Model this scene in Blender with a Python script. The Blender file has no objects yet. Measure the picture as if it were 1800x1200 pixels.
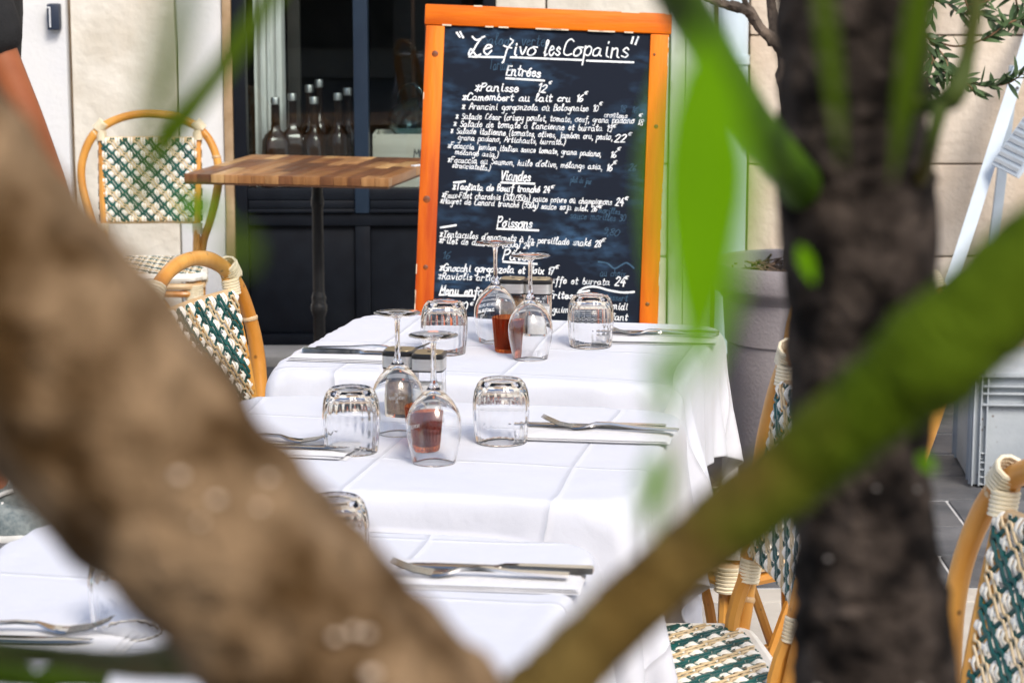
import bpy, bmesh, math, random
import numpy as np
from mathutils import Vector, Matrix, noise as mnoise
R = math.radians
random.seed(7)
S = bpy.context.scene
COL = S.collection

# ------------------------------------------------------------------ camera
CAM_Z, PITCH, FPX = 1.47, R(10.0), 4090.0        # metres, radians, focal length in 1800-px units
cd = bpy.data.cameras.new('camera')
cam = bpy.data.objects.new('camera', cd); COL.objects.link(cam)
cam.location = (0, 0, CAM_Z)
cam.rotation_euler = (math.pi/2 - PITCH, 0, 0)
cd.sensor_width = 36; cd.lens = FPX/1800*36
cd.clip_start = 0.05; cd.clip_end = 500
cd.dof.use_dof = True; cd.dof.focus_distance = 4.0; cd.dof.aperture_fstop = 11.5
S.camera = cam
# ------------------------------------------------------------------ sky and sun
SUN_EL, SUN_AZ = R(43), R(158)      # azimuth clockwise from +Y: behind the camera, to the right
w = bpy.data.worlds.new('World'); S.world = w; w.use_nodes = True
nt = w.node_tree
sky = nt.nodes.new('ShaderNodeTexSky'); sky.sky_type = 'NISHITA'; sky.sun_disc = False
sky.sun_elevation = SUN_EL; sky.sun_rotation = SUN_AZ; sky.air_density = 1.0; sky.dust_density = 2.5; sky.ozone_density = 1.0
nt.links.new(sky.outputs[0], nt.nodes['Background'].inputs[0])
nt.nodes['Background'].inputs[1].default_value = 0.15
ld = bpy.data.lights.new('sun', 'SUN'); ld.energy = 2.0; ld.angle = R(20); ld.color = (1, .93, .82)
sun = bpy.data.objects.new('sun', ld); COL.objects.link(sun)
sd = Vector((math.sin(SUN_AZ)*math.cos(SUN_EL), math.cos(SUN_AZ)*math.cos(SUN_EL), math.sin(SUN_EL)))
sun.rotation_euler = sd.to_track_quat('Z', 'Y').to_euler(); sun.location = sd*20
S.view_settings.view_transform = 'Standard'; S.view_settings.look = 'None'
S.view_settings.exposure = 0.55; S.view_settings.gamma = 1.0
S.render.engine = 'CYCLES'
S.cycles.use_denoising = True
S.cycles.max_bounces = 14; S.cycles.transmission_bounces = 14; S.cycles.transparent_max_bounces = 16
S.cycles.caustics_refractive = True; S.cycles.blur_glossy = 0.6; S.cycles.sample_clamp_indirect = 6

# ------------------------------------------------------------------ points from the picture (survey of the place)
cp, sp = math.cos(PITCH), math.sin(PITCH)
def ray(px, py):
    u = (px-900)/FPX; v = -(py-600)/FPX
    return Vector((u, cp + v*sp, -sp + v*cp))
def P(px, py, Y):
    d = ray(px, py); return Vector((0, 0, CAM_Z)) + d*(Y/d.y)
def PZ(px, py, z):
    d = ray(px, py); return Vector((0, 0, CAM_Z)) + d*((z-CAM_Z)/d.z)

# ------------------------------------------------------------------ materials
MATS = {}
def mat(name, c1, c2=None, rough=.6, scale=8, detail=4, metal=0, bump=0, bscale=None, stretch=(1, 1, 1), coat=0,
        trans=0, ior=1.45, coord='Object', lo=.35, hi=.65, spec=None, subsurf=0, rnd=0):
    m = bpy.data.materials.new(name); m.use_nodes = True
    t = m.node_tree; b = t.nodes['Principled BSDF']; MATS[name] = m
    b.inputs['Roughness'].default_value = rough; b.inputs['Metallic'].default_value = metal
    b.inputs['Coat Weight'].default_value = coat; b.inputs['Transmission Weight'].default_value = trans
    b.inputs['IOR'].default_value = ior
    if spec is not None: b.inputs['Specular IOR Level'].default_value = spec
    b.inputs['Base Color'].default_value = (*c1, 1)
    if c2 or bump:
        tc = t.nodes.new('ShaderNodeTexCoord'); mp = t.nodes.new('ShaderNodeMapping'); mp.inputs['Scale'].default_value = stretch
        t.links.new(tc.outputs[coord], mp.inputs[0])
        if rnd:
            oi = t.nodes.new('ShaderNodeObjectInfo'); mu = t.nodes.new('ShaderNodeMath'); mu.operation = 'MULTIPLY'; mu.inputs[1].default_value = 37.0
            t.links.new(oi.outputs['Random'], mu.inputs[0]); t.links.new(mu.outputs[0], mp.inputs['Location'])
    if c2:
        n = t.nodes.new('ShaderNodeTexNoise'); n.inputs['Scale'].default_value = scale; n.inputs['Detail'].default_value = detail
        t.links.new(mp.outputs[0], n.inputs['Vector'])
        r = t.nodes.new('ShaderNodeValToRGB'); r.color_ramp.elements[0].position = lo; r.color_ramp.elements[1].position = hi
        r.color_ramp.elements[0].color = (*c1, 1); r.color_ramp.elements[1].color = (*c2, 1)
        t.links.new(n.outputs[0], r.inputs[0])
        out = r.outputs[0]
        if rnd:
            oi = t.nodes.new('ShaderNodeObjectInfo'); hs = t.nodes.new('ShaderNodeHueSaturation')
            mr = t.nodes.new('ShaderNodeMapRange'); mr.inputs[3].default_value = 1-rnd; mr.inputs[4].default_value = 1+rnd
            t.links.new(oi.outputs['Random'], mr.inputs[0]); t.links.new(mr.outputs[0], hs.inputs['Value']); t.links.new(out, hs.inputs['Color'])
            out = hs.outputs[0]
        t.links.new(out, b.inputs['Base Color'])
    if bump:
        n2 = t.nodes.new('ShaderNodeTexNoise'); n2.inputs['Scale'].default_value = bscale or scale*6; n2.inputs['Detail'].default_value = 6
        t.links.new(mp.outputs[0], n2.inputs['Vector'])
        bp = t.nodes.new('ShaderNodeBump'); bp.inputs['Strength'].default_value = bump; bp.inputs['Distance'].default_value = .01
        t.links.new(n2.outputs[0], bp.inputs['Height']); t.links.new(bp.outputs[0], b.inputs['Normal'])
    return m
M = {}
M['plaster'] = mat('plaster', (.68, .69, .72), (.75, .75, .74), .85, 3, bump=.15, bscale=60)
M['rough_plaster'] = mat('rough_plaster', (.62, .57, .48), (.78, .74, .66), .9, 5, bump=.45, bscale=28)
M['stone'] = mat('stone', (.55, .45, .35), (.68, .59, .49), .9, 4, bump=.5, bscale=40, rnd=.06)
M['stone_edge'] = mat('stone_edge', (.33, .22, .12), (.45, .32, .2), .9, 8, bump=.4)
M['mortar'] = mat('mortar', (.30, .20, .12), (.42, .31, .2), .95, 12)
M['slate'] = mat('slate', (.055, .06, .068), (.13, .13, .135), .62, 6, bump=.5, bscale=22, rnd=.25)
M['joint'] = mat('joint', (.50, .50, .49), (.66, .65, .63), .95, 10)
M['pale_slab'] = mat('pale_slab', (.44, .40, .34), (.56, .52, .45), .85, 5, bump=.3, bscale=40, rnd=.08)
M['asphalt'] = mat('street_stone', (.22, .21, .19), (.32, .30, .27), .9, 3, bump=.3)
M['navy_paint'] = mat('navy_paint', (.0045, .006, .010), (.0065, .009, .014), .45, 14, bump=.05, bscale=90, spec=.25)
M['navy_post'] = mat('navy_post', (.012, .024, .045), (.015, .029, .052), .4, 12)
M['black_iron'] = mat('black_iron', (.008, .008, .009), (.016, .016, .016), .4, 30, bump=.15, bscale=150)
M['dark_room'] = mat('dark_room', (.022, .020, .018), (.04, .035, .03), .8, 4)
M['curtain'] = mat('curtain', (.50, .51, .50), (.72, .72, .70), .9, 2.5, stretch=(6, 6, .6))
M['ochre_cloth'] = mat('ochre_cloth', (.30, .20, .05), (.36, .25, .08), .9, 4)
M['pipe_paint'] = mat('pipe_paint', (.50, .60, .68), (.64, .72, .78), .45, 5, stretch=(1, 1, .3))
M['peeling_paint'] = mat('peeling_paint', (.30, .33, .24), (.64, .68, .62), .8, 7, stretch=(1, 1, .35), lo=.40, hi=.52, bump=.4)
M['orange_wood'] = mat('orange_wood', (.42, .055, .0005), (.82, .20, .001), .5, 5, detail=6, stretch=(3, 3, .35), bump=.12, bscale=40, spec=.25)
M['orange_wood_h'] = mat('orange_wood_h', (.44, .06, .0005), (.84, .205, .001), .5, 5, detail=6, stretch=(.35, 3, 3), bump=.12, bscale=40, spec=.25)
M['knot'] = mat('knot', (.10, .022, .003), (.25, .06, .005), .5, 60)
M['raw_wood'] = mat('raw_wood', (.62, .50, .36), (.72, .62, .48), .8, 30)
M['dark_wood'] = mat('dark_wood', (.06, .025, .010), (.10, .04, .015), .6, 8)
M['chalk'] = mat('chalk', (.42, .48, .54), (.90, .92, .94), .9, 90, lo=.30, hi=.48)
M['chalk_ghost'] = mat('chalk_ghost', (.030, .075, .13), (.05, .11, .18), .9, 60)
M['rattan'] = mat('rattan', (.46, .175, .018), (.68, .34, .070), .38, 9, detail=5, stretch=(1, 1, .5), bump=.15, bscale=60, coat=.12, rnd=.1)
def speck(m):
    t = m.node_tree; b = t.nodes['Principled BSDF']; old = b.inputs['Base Color'].links[0].from_socket
    tc = t.nodes.new('ShaderNodeTexCoord'); vo = t.nodes.new('ShaderNodeTexVoronoi'); vo.inputs['Scale'].default_value = 34; t.links.new(tc.outputs['Object'], vo.inputs['Vector'])
    mr = t.nodes.new('ShaderNodeMapRange'); mr.inputs[1].default_value = .06; mr.inputs[2].default_value = .16; mr.inputs[3].default_value = .75; mr.inputs[4].default_value = 0; t.links.new(vo.outputs['Distance'], mr.inputs[0])
    mx = t.nodes.new('ShaderNodeMix'); mx.data_type = 'RGBA'; t.links.new(mr.outputs[0], mx.inputs['Factor']); t.links.new(old, mx.inputs['A']); mx.inputs['B'].default_value = (.10, .045, .015, 1)
    t.links.new(mx.outputs['Result'], b.inputs['Base Color'])
speck(M['rattan'])
M['rattan_pale'] = mat('rattan_pale', (.55, .36, .18), (.68, .50, .30), .45, 9, detail=5, bump=.1, bscale=60, coat=.15, rnd=.05)
M['cane_wrap'] = mat('cane_wrap', (.74, .64, .44), (.82, .74, .56), .45, 30)
M['strand_cream'] = mat('strand_cream', (.82, .79, .70), (.90, .87, .80), .4, 25)
M['strand_green'] = mat('strand_green', (.002, .055, .052), (.004, .10, .088), .35, 20)
M['strand_tan'] = mat('strand_tan', (.58, .43, .23), (.74, .58, .36), .4, 25)
M['steel'] = mat('steel', (.55, .53, .50), rough=.16, metal=1)
M['brushed_steel'] = mat('brushed_steel', (.66, .65, .63), (.74, .73, .71), .42, 40, metal=1, stretch=(1, 1, 12))
M['black_plastic'] = mat('black_plastic', (.012, .012, .012), rough=.3)
M['mill_top'] = mat('mill_top', (.34, .28, .17), (.42, .35, .22), .35, 30, metal=.5)  # tan reflection on the dark lid, put into the plate's own colour
M['pepper'] = mat('pepper', (.20, .12, .065), (.36, .24, .14), .95, 120, bump=.5, bscale=300)
M['salt'] = mat('salt', (.82, .82, .82), (.9, .9, .9), .95, 120)
M['wax'] = mat('wax', (.8, .78, .72), rough=.5)
M['grey_pot'] = mat('grey_pot', (.25, .23, .245), (.31, .285, .295), .6, 6, bump=.2, bscale=120)
M['soil'] = mat('soil', (.022, .014, .009), (.07, .05, .035), .95, 30, bump=1, bscale=80)
M['mulch'] = mat('mulch', (.05, .03, .02), (.18, .12, .08), .9, 40)
M['bark_old'] = mat('bark_old', (.05, .038, .03), (.17, .13, .10), .9, 14, bump=1, bscale=40)
M['leaf_olive'] = mat('leaf_olive', (.028, .055, .020), (.07, .12, .045), .45, 6, rnd=.2)
M['twig'] = mat('twig', (.14, .075, .035), (.22, .13, .07), .7, 20)
M['crate_grey'] = mat('crate_grey', (.34, .38, .42), (.46, .50, .53), .5, 5, bump=.1, bscale=80)
speck(M['crate_grey'])
M['ladder_paint'] = mat('ladder_paint', (.42, .50, .58), (.50, .57, .65), .45, 8)
M['pine_crate'] = mat('pine_crate', (.42, .40, .34), (.58, .55, .47), .8, 6, stretch=(.4, 3, 3))
M['ink'] = mat('ink', (.03, .035, .04), rough=.8)
M['skin'] = mat('skin', (.26, .075, .024), (.31, .095, .034), .5, 12)
M['black_cloth'] = mat('black_cloth', (.009, .009, .010), (.016, .016, .017), .9, 20, bump=.3, bscale=200)
M['denim'] = mat('denim', (.02, .025, .04), (.035, .04, .06), .9, 40)
M['shoe_fabric'] = mat('shoe_fabric', (.10, .13, .14), (.22, .25, .25), .8, 60)
M['shoe_white'] = mat('shoe_white', (.62, .62, .60), (.75, .75, .73), .6, 20)
M['hair'] = mat('hair', (.02, .012, .008), (.04, .025, .015), .6, 60)
M['navy_box'] = mat('navy_box', (.02, .03, .055), rough=.5)
M['white_plastic'] = mat('white_plastic', (.75, .77, .8), rough=.4)
M['bark_brown'] = mat('bark_brown', (.062, .032, .010), (.28, .185, .105), .8, 55, detail=3, bump=1, bscale=90, lo=.36, hi=.66, spec=.15)
M['bark_dark'] = mat('bark_dark', (.006, .0046, .004), (.088, .068, .056), .9, 45, detail=4, bump=1, bscale=80, lo=.38, hi=.74, spec=.1)  # dark grey-brown; the trunk's backlit shade is put into this colour
M['bark_green'] = mat('bark_green', (.045, .070, .003), (.12, .075, .012), .7, 11, detail=3, bump=.3, bscale=90)
def limb_mat():
    m = mat('bark_limb', (.095, .055, .012), (.135, .092, .026), .8, 30, detail=5, bump=.6, bscale=90, spec=.12); t = m.node_tree; b = t.nodes['Principled BSDF']
    old = b.inputs['Base Color'].links[0].from_socket
    tc = t.nodes.new('ShaderNodeTexCoord'); sx = t.nodes.new('ShaderNodeSeparateXYZ'); t.links.new(tc.outputs['Object'], sx.inputs[0])
    n = t.nodes.new('ShaderNodeTexNoise'); n.inputs['Scale'].default_value = 28; t.links.new(tc.outputs['Object'], n.inputs['Vector'])
    ad = t.nodes.new('ShaderNodeMath'); ad.operation = 'MULTIPLY_ADD'; ad.inputs[1].default_value = .09; t.links.new(n.outputs[0], ad.inputs[0]); t.links.new(sx.outputs[0], ad.inputs[2])
    mr = t.nodes.new('ShaderNodeMapRange'); mr.inputs[1].default_value = .075; mr.inputs[2].default_value = .125; t.links.new(ad.outputs[0], mr.inputs[0])
    mx = t.nodes.new('ShaderNodeMix'); mx.data_type = 'RGBA'; t.links.new(mr.outputs[0], mx.inputs['Factor']); t.links.new(old, mx.inputs['A']); mx.inputs['B'].default_value = (.058, .094, .002, 1)
    t.links.new(mx.outputs['Result'], b.inputs['Base Color']); return m
M['bark_limb'] = limb_mat()
M['lenticel'] = mat('lenticel', (.85, .68, .52), rough=.25)  # specular glints on the lenticels, put in as a bright pale colour
M['pale_spot'] = mat('pale_spot', (.20, .18, .165), rough=.7)  # light grey spots scattered over the lower dark trunk
M['opp_wall'] = mat('opp_wall', (.50, .44, .36), (.6, .54, .45), .9, 2)
M['opp_glass'] = mat('opp_glass', (.02, .025, .03), rough=.1)

def leafmat(name, c1, c2):
    m = mat(name, c1, c2, .6, 30, rnd=.1, spec=.12); t = m.node_tree; b = t.nodes['Principled BSDF']
    tr = t.nodes.new('ShaderNodeBsdfTranslucent'); tr.inputs[0].default_value = (c2[0]*2.2, c2[1]*2.0, c2[2], 1)
    mx = t.nodes.new('ShaderNodeMixShader'); mx.inputs[0].default_value = .4
    t.links.new(b.outputs[0], mx.inputs[1]); t.links.new(tr.outputs[0], mx.inputs[2])
    t.links.new(mx.outputs[0], t.nodes['Material Output'].inputs[0]); return m
M['leaf_bright'] = leafmat('leaf_bright', (.075, .19, .001), (.12, .29, .001))
M['young_bark'] = mat('young_bark', (.018, .048, .001), (.06, .13, .002), .7, 30, spec=.15)
M['leaf_deep'] = leafmat('leaf_deep', (.045, .080, .006), (.075, .13, .010))

def glassmat(name, col=(1, 1, 1), ior=1.47, rough=0.0):
    m = bpy.data.materials.new(name); m.use_nodes = True; t = m.node_tree
    t.nodes.remove(t.nodes['Principled BSDF'])
    g = t.nodes.new('ShaderNodeBsdfGlass'); g.inputs[0].default_value = (*col, 1); g.inputs['IOR'].default_value = ior; g.inputs['Roughness'].default_value = rough
    t.links.new(g.outputs[0], t.nodes['Material Output'].inputs[0]); return m
M['glass'] = glassmat('glass')
M['amber_glass'] = glassmat('amber_glass', (.90, .48, .26), 1.45, .02)
_t = M['amber_glass'].node_tree; _g = [n for n in _t.nodes if n.type == 'BSDF_GLASS'][0]
_tr = _t.nodes.new('ShaderNodeBsdfTranslucent'); _tr.inputs[0].default_value = (.62, .12, .025, 1); _mx = _t.nodes.new('ShaderNodeMixShader'); _mx.inputs[0].default_value = .12
_t.links.new(_g.outputs[0], _mx.inputs[1]); _t.links.new(_tr.outputs[0], _mx.inputs[2]); _t.links.new(_mx.outputs[0], _t.nodes['Material Output'].inputs[0])
M['bottle_glass'] = mat('bottle_glass', (.028, .012, .005), (.008, .006, .005), .06, 7)
M['jug_glass'] = glassmat('jug_glass', (.86, .95, .97))
def panemat():
    m = bpy.data.materials.new('window_glass'); m.use_nodes = True; t = m.node_tree
    t.nodes.remove(t.nodes['Principled BSDF'])
    a = t.nodes.new('ShaderNodeBsdfTransparent'); a.inputs[0].default_value = (.88, .92, .92, 1)
    g = t.nodes.new('ShaderNodeBsdfGlossy'); g.inputs['Roughness'].default_value = .015
    f = t.nodes.new('ShaderNodeLayerWeight'); f.inputs[0].default_value = .5
    pw = t.nodes.new('ShaderNodeMath'); pw.operation = 'POWER'; pw.inputs[1].default_value = 5; t.links.new(f.outputs['Facing'], pw.inputs[0])
    ml = t.nodes.new('ShaderNodeMath'); ml.operation = 'MULTIPLY_ADD'; ml.inputs[1].default_value = .93; ml.inputs[2].default_value = .03; t.links.new(pw.outputs[0], ml.inputs[0])
    mx = t.nodes.new('ShaderNodeMixShader'); t.links.new(ml.outputs[0], mx.inputs[0]); t.links.new(a.outputs[0], mx.inputs[1]); t.links.new(g.outputs[0], mx.inputs[2])
    t.links.new(mx.outputs[0], t.nodes['Material Output'].inputs[0]); return m
M['window_glass'] = panemat()

def board_mat():
    m = mat('slate_board', (.004, .010, .022), rough=.6, spec=.15); t = m.node_tree; b = t.nodes['Principled BSDF']
    tc = t.nodes.new('ShaderNodeTexCoord'); mp = t.nodes.new('ShaderNodeMapping'); mp.inputs['Scale'].default_value = (1, 1, 2.4)
    t.links.new(tc.outputs['Object'], mp.inputs[0])
    n1 = t.nodes.new('ShaderNodeTexNoise'); n1.inputs['Scale'].default_value = 5; n1.inputs['Detail'].default_value = 3
    n2 = t.nodes.new('ShaderNodeTexNoise'); n2.inputs['Scale'].default_value = 26; n2.inputs['Detail'].default_value = 6
    for n in (n1, n2): t.links.new(mp.outputs[0], n.inputs['Vector'])
    r1 = t.nodes.new('ShaderNodeValToRGB'); r1.color_ramp.elements[0].position = .47; r1.color_ramp.elements[1].position = .72
    r2 = t.nodes.new('ShaderNodeValToRGB'); r2.color_ramp.elements[0].position = .38; r2.color_ramp.elements[1].position = .75
    t.links.new(n1.outputs[0], r1.inputs[0]); t.links.new(n2.outputs[0], r2.inputs[0])
    mu = t.nodes.new('ShaderNodeMath'); mu.operation = 'MULTIPLY'; t.links.new(r1.outputs[0], mu.inputs[0]); t.links.new(r2.outputs[0], mu.inputs[1])
    mx = t.nodes.new('ShaderNodeMix'); mx.data_type = 'RGBA'; t.links.new(mu.outputs[0], mx.inputs['Factor'])
    mx.inputs['A'].default_value = (.0045, .0085, .019, 1); mx.inputs['B'].default_value = (.045, .11, .21, 1)
    t.links.new(mx.outputs['Result'], b.inputs['Base Color']); return m
M['slate_board'] = board_mat()

def cloth_mat():
    m = mat('white_linen', (.635, .65, .715), rough=.85); t = m.node_tree; b = t.nodes['Principled BSDF']
    b.inputs['Sheen Weight'].default_value = .15
    uv = t.nodes.new('ShaderNodeUVMap'); uv.uv_map = 'UVMap'
    sx = t.nodes.new('ShaderNodeSeparateXYZ'); t.links.new(uv.outputs[0], sx.inputs[0])
    def math_(op, a, b_=None):
        n = t.nodes.new('ShaderNodeMath'); n.operation = op
        for i, v in enumerate((a, b_)):
            if v is None: continue
            if isinstance(v, (int, float)): n.inputs[i].default_value = v
            else: t.links.new(v, n.inputs[i])
        return n.outputs[0]
    h = None
    for ax, per in ((0, .262), (1, .235)):       # ironed fold lines
        x = math_('DIVIDE', sx.outputs[ax], per); x = math_('FRACT', x); x = math_('SUBTRACT', x, .5); x = math_('ABSOLUTE', x)
        x = math_('DIVIDE', x, .035); x = math_('MINIMUM', x, 1.0); x = math_('SUBTRACT', 1.0, x); x = math_('MULTIPLY', x, x)
        h = x if h is None else math_('MAXIMUM', h, x)
    n = t.nodes.new('ShaderNodeTexNoise'); n.inputs['Scale'].default_value = 6; n.inputs['Detail'].default_value = 5; t.links.new(uv.outputs[0], n.inputs['Vector'])
    n2 = t.nodes.new('ShaderNodeTexNoise'); n2.inputs['Scale'].default_value = 900; t.links.new(uv.outputs[0], n2.inputs['Vector'])
    h = math_('ADD', h, math_('MULTIPLY', n.outputs[0], 3.4)); h = math_('ADD', h, math_('MULTIPLY', n2.outputs[0], .12))
    bp = t.nodes.new('ShaderNodeBump'); bp.inputs['Strength'].default_value = .8; bp.inputs['Distance'].default_value = .0034
    t.links.new(h, bp.inputs['Height']); t.links.new(bp.outputs[0], b.inputs['Normal']); return m
M['white_linen'] = cloth_mat()
M['napkin_linen'] = mat('napkin_linen', (.70, .70, .72), rough=.85, bump=.25, bscale=60)

# ------------------------------------------------------------------ helpers
class MB:
    def __init__(s): s.v = []; s.f = []
    def add(s, vs, fs):
        o = len(s.v); s.v += [tuple(v) for v in vs]; s.f += [tuple(i+o for i in f) for f in fs]; return s
    def box(s, x0, x1, y0, y1, z0, z1, bev=0):
        if bev:
            bm = bmesh.new(); bmesh.ops.create_cube(bm, size=1)
            for v in bm.verts: v.co = Vector(((x0+x1)/2+v.co.x*(x1-x0), (y0+y1)/2+v.co.y*(y1-y0), (z0+z1)/2+v.co.z*(z1-z0)))
            bmesh.ops.bevel(bm, geom=bm.edges[:], offset=bev, segments=2, affect='EDGES', profile=.6)
            bm.verts.index_update(); s.add([v.co[:] for v in bm.verts], [[v.index for v in f.verts] for f in bm.faces]); bm.free(); return s
        return s.add([(x0, y0, z0), (x1, y0, z0), (x1, y1, z0), (x0, y1, z0), (x0, y0, z1), (x1, y0, z1), (x1, y1, z1), (x0, y1, z1)],
              [(3, 2, 1, 0), (4, 5, 6, 7), (0, 1, 5, 4), (1, 2, 6, 5), (2, 3, 7, 6), (3, 0, 4, 7)])
    def tube(s, pts, rad, n=8, smooth=True, closed=False, jit=0, sub=4):
        pts = [Vector(p) for p in pts]
        rads = list(rad) if hasattr(rad, '__len__') else [rad]*len(pts)
        if smooth and len(pts) > 2: pts, rads = catmull(pts, rads, sub, closed)
        k = len(pts); vs = []; prev = None
        for i, p in enumerate(pts):
            if closed: tg = pts[(i+1) % k]-pts[i-1]
            else: tg = pts[min(i+1, k-1)]-pts[max(i-1, 0)]
            tg.normalize()
            if prev is None:
                a = Vector((0, 0, 1)) if abs(tg.z) < .9 else Vector((1, 0, 0)); nx = tg.cross(a).normalized()
            else: nx = (prev-tg*prev.dot(tg)).normalized()
            prev = nx; ny = tg.cross(nx)
            for j in range(n):
                a = 2*math.pi*j/n; q = nx*math.cos(a)+ny*math.sin(a); r = rads[i]
                if jit: r *= 1+jit*mnoise.noise((p+q*r)*(1.5/max(rads[i], 1e-4)))
                vs.append(p+q*r)
        fs = []
        for i in range(k if closed else k-1):
            i2 = (i+1) % k
            for j in range(n): fs.append((i*n+j, i*n+(j+1) % n, i2*n+(j+1) % n, i2*n+j))
        if not closed: fs += [tuple(range(n-1, -1, -1)), tuple((k-1)*n+j for j in range(n))]
        return s.add(vs, fs)
    def lathe(s, prof, n=32, c=(0, 0, 0), fl=None, sq=0):
        vs = []; fs = []; idx = []
        for pr in prof:
            r, z = pr[0], pr[1]
            if r < 1e-6: idx.append([len(vs)]); vs.append((c[0], c[1], c[2]+z)); continue
            row = []
            for j in range(n):
                a = 2*math.pi*j/n; rr = r
                if fl and len(pr) > 2: rr = r*(1+pr[2]*math.cos(fl*a))
                if sq:
                    ca, sa = abs(math.cos(a)), abs(math.sin(a)); rr = r/((ca**sq+sa**sq)**(1/sq))
                row.append(len(vs)); vs.append((c[0]+rr*math.cos(a), c[1]+rr*math.sin(a), c[2]+z))
            idx.append(row)
        for a, b in zip(idx[:-1], idx[1:]):
            if len(a) == 1 and len(b) == 1: continue
            for j in range(n):
                j2 = (j+1) % n
                if len(a) == 1: fs.append((a[0], b[j2], b[j]))
                elif len(b) == 1: fs.append((a[j], a[j2], b[0]))
                else: fs.append((a[j], a[j2], b[j2], b[j]))
        return s.add(vs, fs)
    def loft(s, secs):                    # box sections (x, y, z, half width, thickness)
        vs = []; fs = []
        for x, y, z, h, t in secs: vs += [(x, y-h, z), (x, y+h, z), (x, y+h*.8, z+t), (x, y-h*.8, z+t)]
        for i in range(len(secs)-1):
            a = i*4
            for j in range(4): fs.append((a+j, a+(j+1) % 4, a+4+(j+1) % 4, a+4+j))
        e = (len(secs)-1)*4
        fs += [(3, 2, 1, 0), (e, e+1, e+2, e+3)]
        return s.add(vs, fs)
    def mesh(s, name, m, smooth=False):
        me = bpy.data.meshes.new(name); me.from_pydata(s.v, [], s.f); me.update()
        bm = bmesh.new(); bm.from_mesh(me); bmesh.ops.remove_doubles(bm, verts=bm.verts[:], dist=1e-6); bmesh.ops.recalc_face_normals(bm, faces=bm.faces[:]); bm.to_mesh(me); bm.free()
        me.materials.append(M[m])
        if smooth:
            me.polygons.foreach_set('use_smooth', [True]*len(me.polygons))
            if smooth != 'all':
                try: me.set_sharp_from_angle(angle=R(40))
                except Exception: pass
        return me
    def build(s, name, m, parent=None, smooth=True, loc=None, rot=None):
        return link(name, s.mesh(name, m, smooth), parent, loc, rot)
def link(name, me, parent=None, loc=None, rot=None):
    o = bpy.data.objects.new(name, me); COL.objects.link(o); o.parent = parent
    if loc is not None: o.location = loc
    if rot is not None: o.rotation_euler = rot
    return o
def catmull(pts, rads, sub, closed):
    k = len(pts); P_, R_ = [], []
    rng = range(k) if closed else range(k-1)
    for i in rng:
        g = (lambda q: q % k) if closed else (lambda q: min(max(q, 0), k-1))
        a, b, c, d = pts[g(i-1)], pts[g(i)], pts[g(i+1)], pts[g(i+2)]
        for j in range(sub):
            t = j/sub
            P_.append(.5*((2*b)+(c-a)*t+(2*a-5*b+4*c-d)*t*t+(3*b-a-3*c+d)*t**3)); R_.append(rads[g(i)]*(1-t)+rads[g(i+1)]*t)
    if not closed: P_.append(pts[-1]); R_.append(rads[-1])
    return P_, R_
def tag(o, label, cat, group=None):
    o['label'] = label; o['category'] = cat
    if group: o['group'] = group
    return o
def thing(name, label, cat, loc=(0, 0, 0), rz=0, group=None):
    o = bpy.data.objects.new(name, None); COL.objects.link(o); o.empty_display_size = .05
    o.location = loc; o.rotation_euler = (0, 0, rz); return tag(o, label, cat, group)
def copy_tree(o, parent=None):
    c = o.copy(); COL.objects.link(c); c.parent = parent
    for ch in list(o.children): copy_tree(ch, c)
    return c


# ------------------------------------------------------------------ ground and paving
g = MB().add([(-60, -60, -.03), (60, -60, -.03), (60, 60, -.03), (-60, 60, -.03)], [(0, 1, 2, 3)]).build('ground', 'asphalt', smooth=False); g['kind'] = 'structure'
pv = MB().box(-3.2, 3.2, 1.2, 8.3, -.026, -.004).build('pavement', 'joint', smooth=False); pv['kind'] = 'structure'
rng = random.Random(3)
pave_meshes = {}
def paver(x0, x1, y0, y1, m, key):
    k = (round(x1-x0, 3), round(y1-y0, 3), m)
    if k not in pave_meshes:
        w_, d_ = (x1-x0)/2, (y1-y0)/2
        pave_meshes[k] = MB().box(-w_, w_, -d_, d_, -.02, 0, .003).mesh(key, m)
    link(key, pave_meshes[k], pv, ((x0+x1)/2, (y0+y1)/2, rng.uniform(-.0012, .0022)), (rng.uniform(-.003, .003), rng.uniform(-.003, .003), rng.uniform(-.004, .004)))
row = 0; y = 5.12
while y < 7.9:
    x = -2.4 - rng.choice((.1, .22, .35))
    while x < 2.6:
        l = rng.choice((.36, .44, .52, .44)); paver(x+.004, x+l-.004, y+.006, y+.266, 'slate', 'slate_paver'); x += l
    y += .275
x = -2.4
while x < 2.6: paver(x+.004, x+.796, 5.005, 5.112, 'pale_slab', 'kerb_stone'); x += .8
for j in range(6):
    y0 = 4.998-(j+1)*.5; x = -1.9-(j % 2)*.25
    while x < 2.2: paver(x+.003, x+.497, y0+.003, y0+.497, 'pale_slab', 'stone_slab'); x += .5

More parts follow.
